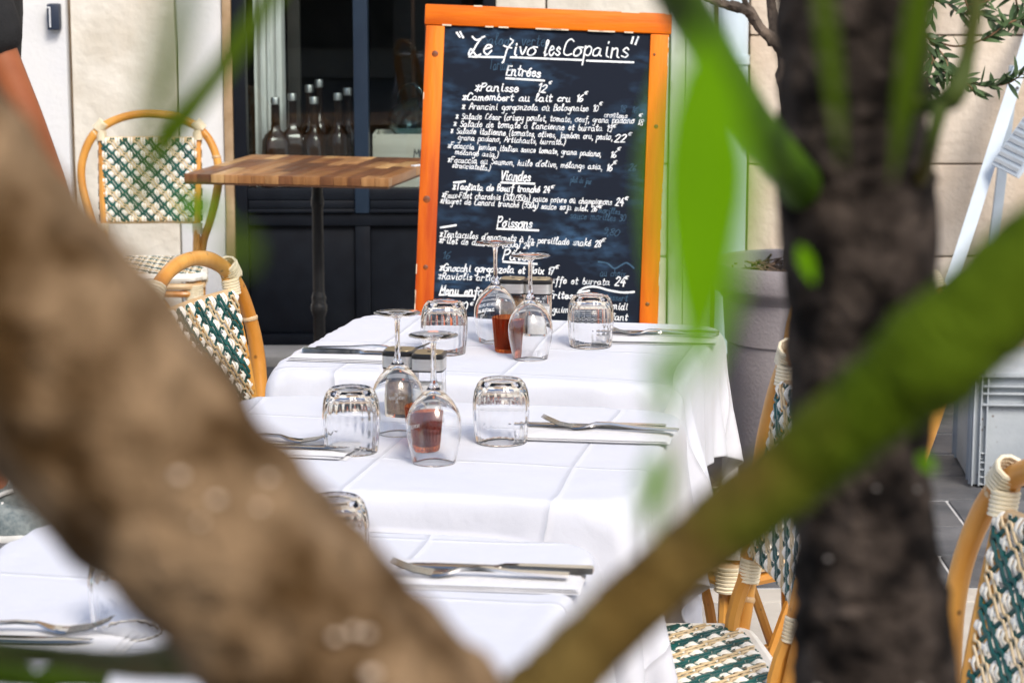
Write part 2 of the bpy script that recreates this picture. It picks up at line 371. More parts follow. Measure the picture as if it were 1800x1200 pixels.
# ------------------------------------------------------------------ cafe facade
WY = 8.1
bld = thing('cafe_building', 'cream stone cafe frontage with dark navy shop window behind the tables', 'building', (0, WY, 0))
def bp(name, m, x0, x1, z0, z1, y0=0, y1=.3, bev=.006, parent=bld):
    return MB().box(x0, x1, y0, y1, z0, z1, bev).build(name, m, parent, smooth=True)
XL, XR = -.965, -.06        # shopfront opening
MB().box(-6, XL-.03, .03, .5, 0, 7).box(XR+.02, 6, .03, .5, 0, 7).box(XL-.03, XR+.02, .03, .5, 2.6, 7).build('wall', 'mortar', bld, smooth=False)
bp('pilaster', 'plaster', -3.0, -1.535, .0, 7.0, -.035, .1)
bp('render_panel', 'rough_plaster', -1.522, -1.163, .0, 7.0, -.012, .1)
bp('render_panel', 'plaster', -1.158, -1.002, .0, 7.0, -.006, .1)
bp('stone_jamb', 'stone_edge', -1.0, -.968, .0, 2.6, -.02, .3)
# pale wall behind the board and blocks on the right
zc = [0, .345, .67, 1.115, 1.56, 2.0, 2.45, 2.9, 3.4]
for i in range(len(zc)-1):
    bp('stone_block', 'rough_plaster', XR+.004, .115, zc[i]+.003, zc[i+1]-.003, -.006, .1)
    bp('stone_block', 'rough_plaster', .121, .545, zc[i]+.003, zc[i+1]-.003, -.008, .1)
    off = (i % 2)*.42
    xs = [.822, 1.02+off*.9, 1.95+off, 2.9+off]
    for a, b in zip(xs[:-1], xs[1:]): bp('stone_block', 'stone', a, b-.006, zc[i]+.0025, zc[i+1]-.0025, -.008-.003*(i % 2), .1, .008)
bp('wall', 'rough_plaster', .7, 6, 3.41, 7, -.008, .1)
bp('weathered_strip', 'peeling_paint', .549, .60, 0, 3.4, -.03, .08)
bp('weathered_strip', 'plaster', .603, .695, 0, 3.4, -.015, .08)
dp = MB().tube([(.757, -.075, .02), (.757, -.075, 3.4)], .052, 24, smooth=False).build('downpipe', 'pipe_paint', bld)
MB().tube([(.757, -.075, 1.02), (.757, -.075, 1.05)], .058, 24, smooth=False).build('bracket', 'pipe_paint', dp)
# shopfront
sf = MB().box(XL, XL+.042, -.02, .06, .0, 2.6, .004).box(XR-.04, XR, -.02, .06, .0, 2.6, .004) \
    .box(XL+.042, XR-.04, -.012, .05, .545, .585, .004).box(XL+.042, XR-.04, -.02, .05, .02, .07, .004).box(XL+.042, XR-.04, -.015, .05, .455, .50, .004).build('shopfront', 'navy_paint', bld)
MB().box(-.548, -.498, -.026, .055, .5, 2.6, .004).build('mullion', 'navy_post', sf)
MB().box(-.549, -.497, -.01, .045, .0705, .4545, .003).build('post', 'navy_paint', sf)
for a, b in ((XL+.044, -.55), (-.496, XR-.042)):
    MB().box(a, b, .008, .03, .072, .453, .002).build('lower_panel', 'navy_paint', sf)
    MB().box(a, b, -.03, .0, .502, .514, .003).box(a, b, -.012, .03, .516, .543, .003).build('moulding', 'navy_paint', sf)
    MB().box(a, b, .018, .024, .587, 2.58).build('window_pane', 'window_glass', sf, smooth=False)
MB().box(XL-.1, XR+.1, -.26, -.03, -.003, .035, .008).build('threshold', 'pale_slab', bld)
# interior
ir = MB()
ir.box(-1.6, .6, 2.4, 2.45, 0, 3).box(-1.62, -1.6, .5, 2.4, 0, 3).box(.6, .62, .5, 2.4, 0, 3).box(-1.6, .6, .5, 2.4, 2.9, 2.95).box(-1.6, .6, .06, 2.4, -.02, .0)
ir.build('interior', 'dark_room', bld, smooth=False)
MB().box(XL+.0, XR-.0, .062, .42, .535, .56, .003).build('window_shelf', 'dark_wood', bld)
MB().box(-.80, -.755, .24, .28, .561, 2.6, .003).build('inner_post', 'dark_room', bld)
cu = MB()
n = 14; x0, x1 = XL+.05, -.803
for i in range(n+1):
    xx = x0+(x1-x0)*i/n; yy = .20+.012*math.sin(i*1.7)
    cu.v += [(xx, yy, .56), (xx, yy, 2.4)]
cu.f += [(2*i, 2*i+2, 2*i+3, 2*i+1) for i in range(n)]
cu.build('curtain', 'curtain', bld)
bp('coat_rack', 'dark_wood', -.40, -.385, .0, 1.6, 1.2, 1.22, .002)

# building across the street, behind the viewer (seen in the panes and glasses)
ob = thing('opposite_building', 'sandy stone building across the street mirrored faintly in the shop panes', 'building', (0, -7.5, 0))
MB().box(-14, 14, -3, 0, 0, 5.7).build('wall', 'opp_wall', ob, smooth=False)
for i in range(8):
    for z0, z1 in ((.3, 2.6), (3.6, 5.4)):
        w_ = MB().box(-11.6+i*3, -10.2+i*3, .002, .04, z0, z1).build('window', 'opp_glass', ob, smooth=False)
        MB().box(-11.75+i*3, -10.05+i*3, .0, .1, z1+.02, z1+.2).build('lintel', 'plaster', w_, smooth=False)

# small navy box on the pilaster
wb = thing('wall_box', 'small navy box with pale outline fixed to the white pilaster', 'wall box', P(95, 30, WY-.06))
MB().box(-.022, .022, -.02, .026, -.045, .045, .008).build('housing', 'navy_box', wb)
MB().box(-.012, -.008, -.0235, -.019, -.035, .035).box(-.021, -.008, -.0236, -.0191, .031, .035).build('outline', 'white_plastic', wb)

# ------------------------------------------------------------------ handwriting (single stroke)
G = {
 'a': '6b 3c 0a 07 26 57 6b 67 86', 'b': '1i 07 0a 3c 6a 68 46 17', 'c': '6b 4c 1b 08 16 46 67', 'd': '6b 3c 0a 07 26 57 6b 7i 67 86',
 'e': '09 5a 5b 3c 1b 08 26 46 68', 'f': '6h 4i 3g 31 20,0c 6c', 'g': '6b 3c 0a 08 27 57 6b 62 40 11', 'h': '1i 06,0a 3c 5b 57 76',
 'i': '2c 27 46,2f 2g', 'j': '4c 42 20 01,4f 4g', 'k': '1i 06,5c 19 66', 'l': '08 3f 3i 1h 17 26 47', 'm': '0c 06,0a 2c 4b 46,4a 6c 8b 87 a6',
 'n': '0c 06,0a 3c 5b 57 76', 'o': '3c 0a 07 36 68 6a 3c 7c', 'p': '0c 00,0a 3c 6b 68 46 07', 'q': '6b 3c 0a 07 26 57 6b 60 82', 'r': '0c 06,0a 2c 5b',
 's': '5b 3c 1b 1a 58 57 36 07', 't': '2h 27 46 57,0d 5d', 'u': '0c 07 26 57 5c,5c 57 76', 'v': '0c 36 6c', 'w': '0c 26 4b 66 8c', 'x': '0c 66,6c 06',
 'y': '0c 08 27 57,6c 62 40 11', 'z': '0c 5c 06 66',
 'A': '06 4i 86,1a 7a', 'B': '06 0i 5h 5d 0c 6b 67 06', 'C': '7g 4i 1f 08 36 77', 'D': '06 0i 5g 69 36 06', 'E': '6i 0i,0i 06,06 66,0c 5c', 'F': '7i 0i,0i 06,0c 5c',
 'G': '7g 4i 0e 08 36 78 7b 4b', 'L': '0j 4h ak,8j 5d 38 16 07 1a 48 76 a7', 'M': '06 1i,1i 4a 7i,7i 86', 'N': '06 0i,0i 66,66 6i', 'O': '3i 0e 08 36 69 6f 3i', 'P': '06 0i,0g 4i 7g 5c 0b',
 'R': '06 0i,0i 5i 6f 4c 0c,2c 76', 'S': '6g 3i 0g 1d 6a 57 26 07', 'T': '0i 9i,4i 46', 'V': '0i 46,46 8i', 'W': '0i 26,26 4e,4e 66,66 8i',
 '0': '3i 0e 08 36 69 6f 3i', '1': '1f 3i,3i 36', '2': '0f 3i 6g 5c 06,06 66', '3': '0h 4i 5f 2c 6a 57 26 07', '4': '4i 0a,0a 7a,5d 56', '5': '5i 0i,0i 0d 5c 67 36 07',
 '6': '5i 1d 08 36 69 3b 07', '7': '0i 6i,6i 26,1c 5c', '8': '3c 0f 3i 6f 3c 08 36 68 3c', '9': '6f 3i 0f 2c 6e 56 26', '*': '36 3e,07 6d,6 7 0d'.replace('6 7', '67'),
 '(': '3k 0g 08 24', ')': '0k 3g 38 14', ',': '16 13', '.': '16 17', "'": '1i 0f', '/': '04 6i', '-': '09 49', '"': '0i 0f,3i 3f', ':': '17 18,1b 1c', '+': '09 69,36 3c',
 '_': '06 66', '\u0192': '6l 9j 7f 5a 41 30,1e 4d 9c', '\u20ac': '6h 3i 0e 09 36 67,0d 4d,0a 4a'}
ACC = {'\u00e9': ('e', '3e 5g'), '\u00e8': ('e', '3e 1g'), '\u00e0': ('a', '4e 2g'), '\u00e2': ('a', '1e 3g 5e'), '\u00f9': ('u', '3e 1g'), '\u00fb': ('u', '1e 3g 5e')}
def glyph(c):
    extra = ''
    if c in ACC: c, extra = ACC[c]; extra = ','+extra
    if c not in G: return [], 4
    st = [[(int(p[0], 36), int(p[1], 36)-6) for p in s_.split()] for s_ in (G[c]+extra).split(',')]
    return st, max(p[0] for s_ in st for p in s_)
def text_strokes(txt, rnd, slant=.22):
    out = []; x = 0
    for c in txt:
        if c == ' ': x += 8.5; continue
        st, wd = glyph(c); jy = rnd.uniform(-.5, .5); k = rnd.uniform(.9, 1.08)
        for s_ in st: out.append([(x+px*k+py*slant+rnd.uniform(-.25, .25), (py if py < 6 else 6+(py-6)*.78)*k+jy+rnd.uniform(-.25, .25)) for px, py in s_])
        x += wd*k+2.3
    return out, x
def ribbon(mb, pts, w_, depth, fn):
    """flat chalk stroke of width w_ through 2-d points, placed by fn(u, v, height)"""
    V = [Vector((p[0], p[1], 0)) for p in pts]
    if len(V) > 2: V, _ = catmull(V, [0]*len(V), 4, False)
    L_ = []; n = len(V)
    for i, p in enumerate(V):
        t = V[min(i+1, n-1)]-V[max(i-1, 0)]
        if t.length < 1e-9: t = Vector((1, 0, 0))
        t.normalize(); nn = Vector((-t.y, t.x, 0))*w_/2
        e = t*w_/2*(-1 if i == 0 else 1 if i == n-1 else 0)
        L_ += [fn(*(p+nn+e)[:2], depth), fn(*(p-nn+e)[:2], depth)]
    mb.add(L_, [(2*i, 2*i+1, 2*i+3, 2*i+2) for i in range(n-1)])

# ------------------------------------------------------------------ menu board
LEAN, ROLL = R(-11), R(2.3)
Rm = Matrix.Rotation(LEAN, 3, 'X') @ Matrix.Rotation(ROLL, 3, 'Y')
top = P(964, 17, 5.9); H = top.z/(Rm @ Vector((0, 0, 1))).z
root = top - Rm @ Vector((0, 0, H))
mbd = thing('menu_board', 'tall chalkboard menu in a bright orange wooden A-frame behind the far table', 'menu board', root)
mbd.rotation_euler = Rm.to_euler()
HW = .305
tr = MB().box(-HW-.004, HW+.006, -.016, .018, H-.052, H, .004).build('top_rail', 'orange_wood_h', mbd)
for sx, nm in ((-1, 'side_rail'), (1, 'side_rail')):
    a, b = (-HW, -HW+.047) if sx < 0 else (HW-.047, HW)
    sr = MB().box(a, b, -.015, .016, .0, H-.0535, .003).build(nm, 'orange_wood', mbd)
    for kx, kz, kr in (((a+b)/2+.002, H-.125, .009), ((a+b)/2-.004, H-.49, .010), ((a+b)/2, H-.66, .007)) if sx < 0 else (((a+b)/2-.012, H-.105, .004), ((a+b)/2, H-.285, .006), ((a+b)/2-.005, H-.73, .006)):
        MB().lathe([(0, .0), (kr, .0), (kr*.6, .0012), (0, .0012)], 12).build('knot', 'knot', sr, True, (kx, -.0148, kz), (R(90), 0, 0))
for i in range(34):       # chipped varnish along the edges
    rr = random.Random(i+50); t_ = rr.random(); s_ = rr.choice((-1, 1)); zz = rr.uniform(.3, H-.06)
    if t_ < .55: q = MB().box(s_*(HW-.001)-.001, s_*(HW-.001)+.0013, -.0157, -.012, zz, zz+rr.uniform(.006, .04))
    else: xx = rr.uniform(-HW, HW); ze = rr.choice((H-.0017, H-.0525)); q = MB().box(xx, xx+rr.uniform(.01, .05), -.0167, -.013, ze-.0012, ze+.0022)
    q.build('chipped_varnish', 'raw_wood', tr, False)
MB().box(-HW+.047, HW-.047, -.012, .014, .09, .137, .003).build('bottom_rail', 'orange_wood_h', mbd)
pn = MB().box(-HW+.044, HW-.044, -.007, .004, .135, H-.05).build('slate_panel', 'slate_board', mbd, False)
bk = MB()
ca = 2*abs(LEAN)
def bpt(x, d): return (x, .03+d*math.sin(ca), H-.03-d*math.cos(ca))
for sx in (-1, 1): bk.tube([bpt(sx*(HW-.015), 0), bpt(sx*(HW-.015), H-.06)], .02, 4, smooth=False)
bk.tube([bpt(-HW+.03, .12), bpt(HW-.03, .12)], .018, 4, smooth=False).tube([bpt(-HW+.03, .95), bpt(HW-.03, .95)], .018, 4, smooth=False)
bk.build('rear_frame', 'dark_wood', mbd, False)
RmI = Rm.transposed()
def on_board(px, py):
    d = ray(px, py); o_ = RmI @ (Vector((0, 0, CAM_Z))-root); dl = RmI @ d
    t = (-.0072-o_.y)/dl.y; q = o_+dl*t; return q.x, q.z
PXM = 1/690.0
def chalk(txt, x0, y0, x1, y1, size, wpx=2.6, m='chalk', seed=0, parent=pn):
    rnd = random.Random(seed+len(txt)*13+int(x0))
    st, wd = text_strokes(txt, rnd)
    size *= .86 if size > 14 else .80; a = Vector(on_board(x0, y0)); b = Vector(on_board(x1, y1)); ex = (b-a)/wd; s_ = size*PXM/6.0
    ey = Vector((-(b-a).normalized().y, (b-a).normalized().x))*s_
    mb = MB()
    for k in st:
        pts = [a+ex*p[0]+ey*p[1] for p in k]
        ribbon(mb, [(p.x, p.y) for p in pts], wpx*PXM*(.66 if wpx > 2.6 else .54)*rnd.uniform(.85, 1.1), 0, lambda u, v, h: (u, -.0076, v))
    mb.build('chalk_writing', m, parent, False)
def stroke(pts, wpx=3.2, m='chalk'):
    mb = MB(); ribbon(mb, [on_board(*p) for p in pts], wpx*PXM, 0, lambda u, v, h: (u, -.0076, v)); mb.build('chalk_line', m, pn, False)
def euro(x, y, s_=6, m='chalk'): chalk('\u20ac', x, y, x+s_*1.1, y+.3, s_*.62, 2.0, m)
T = [
 ('Le', 823, 96, 868, 97, 21, 4.2), ('\u0192ivo', 880, 97, 946, 98, 16, 4.0), ('les', 956, 98, 986, 99, 18, 3.8), ('Copains', 990, 98, 1107, 101, 18, 3.8),
 ('Entr\u00e9es', 890, 132, 951, 136, 12, 3.4), ('*Panisse', 835, 160, 913, 162, 10, 3.0), ('12', 944, 162, 961, 163, 10, 3.0),
 ('*Camembert au lait cru 16', 813, 176, 1026, 179, 8.5, 2.8), ('* Arancini gorgonzola o\u00f9 Bolognaise 10', 812, 192, 1052, 196, 7.6, 2.5),
 ('* Salade C\u00e9sar (crispy poulet, tomate, oeuf, grana padano', 801, 209, 1116, 217, 7.2, 2.3), ('cro\u00fbtons', 1062, 206, 1103, 208, 6, 2.0), ('18', 1120, 219, 1131, 221, 7, 2.2),
 ("* Salade de tomate \u00e0 l'ancienne et burrata 19", 797, 222, 1076, 231, 7.4, 2.5),
 ('* Salade italienne (tomates, olives, jambon cru, pesto,', 792, 234, 1077, 246, 7.2, 2.4), ('22', 1080, 250, 1101, 251, 10, 2.8),
 ('grana padano, Artichauts, burrata.)', 805, 246, 994, 255, 6.8, 2.3),
 ('*Focaccia jambon italien sauce tomate, grana padano,', 787, 260, 1057, 275, 6.8, 2.3), ('16', 1072, 277, 1084, 278, 8.5, 2.6), ('m\u00e9lange asia.)', 800, 271, 876, 277, 6.2, 2.2),
 ("*Focaccia au Saumon, huile d'olive, m\u00e9lange asia,", 787, 285, 1059, 298, 7, 2.3), ('16', 1065, 300, 1077, 301, 8.5, 2.6), ('stracciatella.)', 795, 294, 862, 300, 6.2, 2.2),
 ('Viandes', 880, 316, 933, 319, 12, 3.2), ('*Tagliata de Boeuf tranch\u00e9 24', 796, 333, 967, 339, 8, 2.7),
 ('*Faux-Filet charolais (300/350g) sauce poivre o\u00f9 champignons', 777, 347, 1076, 360, 7.2, 2.4), ('24', 1082, 361, 1097, 362, 9.5, 2.7),
 ('*Magret de Canard tranch\u00e9 (350g) sauce soja miel. 26', 774, 357, 1050, 372, 7, 2.4),
 ('Poissons', 874, 399, 936, 401, 12, 3.2), ("*Tentacules d'encornets \u00e0 la persillade snak\u00e9 28", 773, 416, 1057, 434, 8, 2.6), ('*Filet de daurade (350g) 24', 772, 427, 932, 437, 7.4, 2.5),
 ('P\u00e2tes', 884, 456, 938, 459, 12, 3.2), ('*Gnocchi gorgonzola et Noix 17', 773, 476, 974, 482, 8.5, 2.7),
 ('*Raviolis artichauts cr\u00e8me truffe et burrata', 770, 490, 1073, 501, 7.8, 2.6), ('24', 1081, 502, 1100, 503, 10, 2.9),
 ('Menu enfant', 773, 516, 866, 521, 10, 3.2), ('steak + frites', 900, 521, 1008, 525, 8, 2.7), ('10', 806, 545, 822, 546, 10, 3), ('guimauve', 971, 548, 1030, 551, 7.5, 2.5),
 ('midi', 1076, 543, 1104, 544, 8, 2.6), ('enfant', 1060, 561, 1104, 563, 8, 2.6)]
for i, a in enumerate(T): chalk(*a, seed=i)
for e in ((964, 148), (1027, 166), (1053, 185), (1123, 205), (1077, 224), (1104, 238), (1085, 264), (1078, 288), (968, 331), (1098, 351), (1052, 366), (1058, 424), (933, 431), (976, 472), (1098, 490), (826, 536)): euro(*e)
for s_ in ([(825, 100), (886, 101)], [(898, 101), (1024, 106)], [(1032, 107), (1113, 110)], [(890, 138), (956, 142)], [(881, 321), (939, 323)], [(874, 402), (946, 405)], [(885, 460), (943, 464)],
           [(773, 518), (783, 518)], [(789, 519), (832, 520)], [(843, 520), (866, 521)], [(803, 58), (808, 65)], [(809, 57), (814, 66)], [(1113, 66), (1110, 76)], [(1122, 66), (1117, 78)],
           [(1014, 522), (1018, 512), (1030, 505), (1048, 504), (1070, 510), (1095, 514), (1114, 513)], [(775, 400), (801, 396)], [(798, 321), (817, 319)], [(1018, 514), (1035, 511)]): stroke(s_)
for tx, x0, y0, x1, y1, s_ in (('18 16', 1088, 196, 1122, 199, 8), ('morilles', 1052, 374, 1090, 377, 7), ('sauce morilles 30', 1002, 384, 1100, 389, 8), ('26', 1105, 300, 1118, 302, 8), ('16', 776, 455, 793, 456, 9),
        ('Salade verte', 850, 78, 960, 82, 13), ('au choix', 1055, 485, 1100, 487, 9), ('dessert', 1062, 527, 1104, 530, 8), ('9,80', 1060, 410, 1088, 416, 8), ('plat du jour', 1003, 320, 1040, 324, 7), ('Tartare', 860, 122, 900, 124, 14)):
    chalk(tx, x0, y0, x1, y1, s_, 1.8, 'chalk_ghost')
stroke([(1052, 460), (1068, 463), (1080, 472), (1092, 466), (1102, 462), (1114, 471)], 2.6, 'chalk_ghost')

# ------------------------------------------------------------------ wooden table by the window
wt = thing('wood_table', 'butcher block wooden bistro table on a black iron column by the shop window', 'table', (-.605, 7.2, 0), -.217)
tt = MB().box(-.316, .316, -.316, .316, .722, .727).build('table_top', 'dark_wood', wt)
SW = .636/15
WC = [((.22, .095, .032), (.32, .15, .055)), ((.13, .052, .022), (.20, .085, .034)), ((.28, .135, .05), (.40, .21, .085)), ((.09, .038, .018), (.14, .06, .026)), ((.40, .23, .09), (.52, .32, .14))]
for i, (a, b) in enumerate(WC): M['wood%d' % i] = mat('wood_stave_%d' % i, a, b, .38, 9, detail=6, stretch=(9, .8, 1), bump=.05, rnd=.15)
rr = random.Random(11); smesh = {}
for i in range(15):
    y_ = -.318-rr.uniform(0, .2)
    while y_ < .318:
        l = rr.choice((.16, .22, .28, .34)); a, b = max(y_, -.318), min(y_+l, .318)
        if b-a > .01:
            MB().box(-.318+i*SW+.0004, -.318+(i+1)*SW-.0004, a+.0004, b-.0004, .728, .753+rr.uniform(-.0003, .0003), .0012).build('wood_stave', 'wood%d' % rr.choice((0, 0, 1, 1, 2, 2, 3, 4)), tt, True)
        y_ += l
prof = [(.0, .04), (.034, .04), (.03, .07), (.024, .09), (.024, .28, .05), (.027, .285), (.033, .30), (.033, .315), (.027, .325), (.03, .34), (.024, .355), (.023, .36, .05), (.022, .62, .05), (.026, .63), (.026, .65), (.022, .66), (.022, .715), (.08, .718), (.08, .722), (0, .722)]
def iron_base(par, hz=.722, k=1):
    MB().lathe([(p[0]*k, p[1]*hz/.722, *p[2:]) for p in prof], 32, fl=10).build('column', 'black_iron', par)
    for k in range(4):
        a = R(45+90*k); c_, s_ = math.cos(a), math.sin(a)
        MB().tube([(.02*c_, .02*s_, .075), (.10*c_, .10*s_, .07), (.18*c_, .18*s_, .035), (.24*c_, .24*s_, .014)], [.022, .018, .014, .013], 8).build('foot', 'black_iron', par)
iron_base(wt, k=.78)
tg_ = tag(MB().box(-.02, .02, -.008, .008, 0, .004, .001).build('table_clip', 'white_plastic', None, True, PZ(733, 292, .7545), (0, 0, R(50))), 'tiny white and blue clip lying on the wooden table corner', 'clip')

# ------------------------------------------------------------------ rattan chair
def weave(Sf, u0, u1, v0, v1, a, inside=None):
    """six-way cane weave on surface Sf(u, v) -> (point, normal); returns three meshes of strands"""
    out = {'strand_cream': MB(), 'strand_green': MB(), 'strand_tan': MB()}
    def strand(m, f, s0, s1, w_, t_, base, amp, ph):
        n_ = max(8, int((s1-s0)/(a/6))); run = []
        runs = []
        for i in range(n_+1):
            s_ = s0+(s1-s0)*i/n_; u, v = f(s_)
            ok = u0-1e-6 <= u <= u1+1e-6 and v0-1e-6 <= v <= v1+1e-6 and (inside is None or inside(u, v))
            if ok: run.append((u, v, base+amp*math.cos(2*math.pi*(s_-ph)/a)))
            elif run: runs.append(run); run = []
        if run: runs.append(run)
        for run in runs:
            if len(run) < 3: continue
            pts = []
            for u, v, h in run:
                p, nn = Sf(u, v); pts.append((Vector(p)+Vector(nn)*h, Vector(nn)))
            vs = []; k = len(pts)
            for i, (p, nn) in enumerate(pts):
                t = (pts[min(i+1, k-1)][0]-pts[max(i-1, 0)][0]).normalized(); sd_ = t.cross(nn).normalized()
                vs += [p+sd_*w_/2, p+sd_*w_*.3+nn*t_/2, p-sd_*w_*.3+nn*t_/2, p-sd_*w_/2, p-nn*t_/2]
            fs = []
            for i in range(k-1):
                for j in range(5): fs.append((i*5+j, i*5+(j+1) % 5, i*5+5+(j+1) % 5, i*5+5+j))
            fs += [(4, 3, 2, 1, 0), tuple((k-1)*5+j for j in range(5))]
            out[m].add(vs, fs)
    U, V = u1-u0, v1-v0
    i0, i1 = int(u0/a)-1, int(u1/a)+2; j0, j1 = int(v0/a)-1, int(v1/a)+2
    for j in range(j0, j1):
        strand('strand_cream', lambda s_, j=j: (s_, j*a), u0, u1, .0070, .003, .0010, .0030, 0)
        strand('strand_tan', lambda s_, j=j: (s_, (j+.5)*a+.003*math.sin(2*math.pi*s_/a)), u0, u1, .0062, .0025, .0002, .0008, 0)
    for i in range(i0, i1):
        strand('strand_cream', lambda s_, i=i: (i*a, s_), v0, v1, .006, .003, .0002, .0042, 0)
        strand('strand_green', lambda s_, i=i: (i*a, s_), v0, v1, .0055, .0025, .0014, .0004, 0)
        for dx in (-.0042, .0042):
            strand('strand_cream', lambda s_, i=i, dx=dx: ((i+.5)*a+dx, s_), v0, v1, .0062, .0032, -.0006, .0048, .5*a)
    for k in range(i0+j0-2, i1+j1+3):
        m = 'strand_green' if k % 2 == 0 else 'strand_tan'
        wv = .0035; dw = .0074 if k % 2 == 0 else .0046
        for dx in (-.0034, .0034):
            strand(m, lambda s_, k=k, dx=dx: (s_+dx, (k+.5)*a-s_+dx+wv*math.sin(2*math.pi*s_*2/a)), u0-.01, u1+.01, dw, .0035, .0028, .0008, .25*a)
    for k in range(i0-j1-2, i1-j0+3):
        strand('strand_green', lambda s_, k=k: (s_, s_-(k+.5)*a), u0-.01, u1+.01, .0075, .0025, .0002, .0008, 0)
    return out
def helix(mb, c, ax, r, length, turns, tr_=.0032):
    ax = Vector(ax).normalized(); a = Vector((0, 0, 1)) if abs(ax.z) < .9 else Vector((1, 0, 0)); nx = ax.cross(a).normalized(); ny = ax.cross(nx)
    n_ = int(turns*10); mb.tube([Vector(c)+ax*(length*(i/n_-.5))+(nx*math.cos(2*math.pi*i/10)+ny*math.sin(2*math.pi*i/10))*r for i in range(n_+1)], tr_, 5, smooth=False)
def make_chair():
    ch = thing('rattan_chair', '', 'chair')
    tilt = .155
    def yb(z): return .185+max(0, z-.42)*tilt
    hoop = [(-.165, .215, .0), (-.158, .2, .2), (-.155, .187, .40), (-.163, yb(.5), .50), (-.188, yb(.58), .58), (-.213, yb(.69), .69), (-.208, yb(.77), .77), (-.17, yb(.845), .845), (-.095, yb(.89), .89), (0, yb(.905), .905)]
    hoop += [(-x, y_, z) for x, y_, z in hoop[-2::-1]]
    ho = MB().tube(hoop, [.0145 if i % 3 == 1 else .0130 for i in range(len(hoop))], 10, sub=6).build('hoop', 'rattan', ch)
    for i in (3, 7, 12, 16):
        p0, p1 = Vector(hoop[i]), Vector(hoop[i+1]); ax = (p1-p0).normalized(); q = p0
        MB().tube([q-ax*.004, q-ax*.0015, q+ax*.0015, q+ax*.004], [.0138, .0150, .0150, .0138], 10, smooth=False).build('cane_node', 'rattan_pale', ho)
    for s_ in (-1, 1):
        MB().tube([(s_*.150, yb(.875)+.004, .868), (s_*.149, yb(.7)-.004, .7), (s_*.146, yb(.56)-.008, .56), (s_*.143, .172, .44), (s_*.150, .19, .16), (s_*.158, .205, .02)], .0115, 8).build('back_upright', 'rattan', ch)
        lg = MB().tube([(s_*.185, -.185, .0), (s_*.178, -.178, .22), (s_*.172, -.172, .455)], .0125, 8).tube([(s_*.168, -.206, .01), (s_*.158, -.19, .22), (s_*.150, -.178, .44)], .0115, 8).build('front_leg', 'rattan', ch)
        wr = MB(); helix(wr, (s_*.163, -.177, .405), (0, 0, 1), .027, .045, 7); wr.build('cane_wrap', 'cane_wrap', lg)
        MB().tube([(s_*.172, -.15, .13), (s_*.168, -.06, .34), (s_*.165, .0, .41)], .009, 7).build('brace', 'rattan', ch)
        MB().tube([(s_*.165, .17, .13), (s_*.166, .08, .34), (s_*.165, .02, .41)], .009, 7).build('brace', 'rattan', ch)
        MB().tube([(s_*.16, -.178, .12), (s_*.09, -.17, .34), (s_*.03, -.168, .405)], .009, 7).build('brace', 'rattan', ch)
        MB().tube([(s_*.176, -.175, .14), (s_*.16, .2, .14)], .010, 7, smooth=False).build('stretcher', 'rattan', ch)
        wr = MB(); helix(wr, (s_*.152, yb(.86), .868), (s_*.7, .0, -.75), .0175, .035, 6, .003); wr.build('cane_wrap', 'cane_wrap', ch); wr = MB(); helix(wr, (s_*.150, yb(.84)-.001, .836), (0, tilt, 1), .0145, .03, 6, .0028); wr.build('cane_wrap', 'cane_wrap', ch); wr = MB(); helix(wr, (s_*.147, yb(.555)-.006, .548), (0, tilt, 1), .0145, .035, 7, .0028); wr.build('cane_wrap', 'cane_wrap', ch)
        wr = MB(); helix(wr, (s_*.152, .182, .40), (0, 0, 1), .024, .04, 6); wr.build('cane_wrap', 'cane_wrap', ch)
    MB().tube([(-.17, -.176, .14), (.17, -.176, .14)], .010, 7, smooth=False).build('stretcher', 'rattan', ch)
    for z, r_ in ((.825, .009), (.572, .009)):
        MB().tube([(-.150, yb(z)-.002, z), (0, yb(z)+.012, z), (.150, yb(z)-.002, z)], r_, 7).build('back_rail', 'rattan_pale', ch)
    # seat rim (rounded trapezoid) + apron
    def rim(z, off, r_):
        hwf, hwb, d0, d1, c = .192-off, .168-off, -.205+off, .195-off, .06
        pts = []
        for cx, cy, a0 in ((hwf-c, d0+c, -90), (hwb-c, d1-c, 0), (-hwb+c, d1-c, 90), (-hwf+c, d0+c, 180)):
            for q in range(4): a = R(a0+q*30); pts.append((cx+c*math.cos(a), cy+c*math.sin(a), z))
        return MB().tube(pts, r_, 8, closed=True, sub=3)
    sr = rim(.452, 0, .0125).build('seat_rim', 'strand_cream', ch)
    rim(.425, .004, .0105).build('apron_rail', 'rattan_pale', ch); rim(.402, .008, .0105).build('apron_rail', 'rattan', ch)
    def inside(u, v):
        t = (v+.2)/.395; hw = .19+(.166-.19)*t; c = .06
        dx = abs(u)-(hw-c); dy = max(-.2+c-v, v-(.19-c))
        if dx > 0 and dy > 0: return dx*dx+dy*dy < c*c
        return dx < c and dy < c
    def seatS(u, v): return (u, v, .460+.006*(1-(u/.19)**2)*(1-(v/.2)**2)), (0, 0, 1)
    for k, mb in weave(seatS, -.195, .195, -.205, .195, .040, inside).items(): mb.build('seat_weave', k, sr)['kind'] = 'stuff'
    nb = Vector((0, -1, tilt)).normalized()
    def backS(u, v):
        e = abs(u)/.158; y_ = yb(v)-.014+.014*(1-min(1, e)**2) + (.016*max(0, e-.9)*10 if e > .9 else 0)
        return (u, y_, v), nb
    bwp = MB()
    for k, mb in weave(backS, -.160, .160, .572, .832, .040).items():
        b_ = mb.build('back_weave', k, ch); b_['kind'] = 'stuff'
    return ch
chair = make_chair()
spots = [((-.0, 0, 0), 0)]
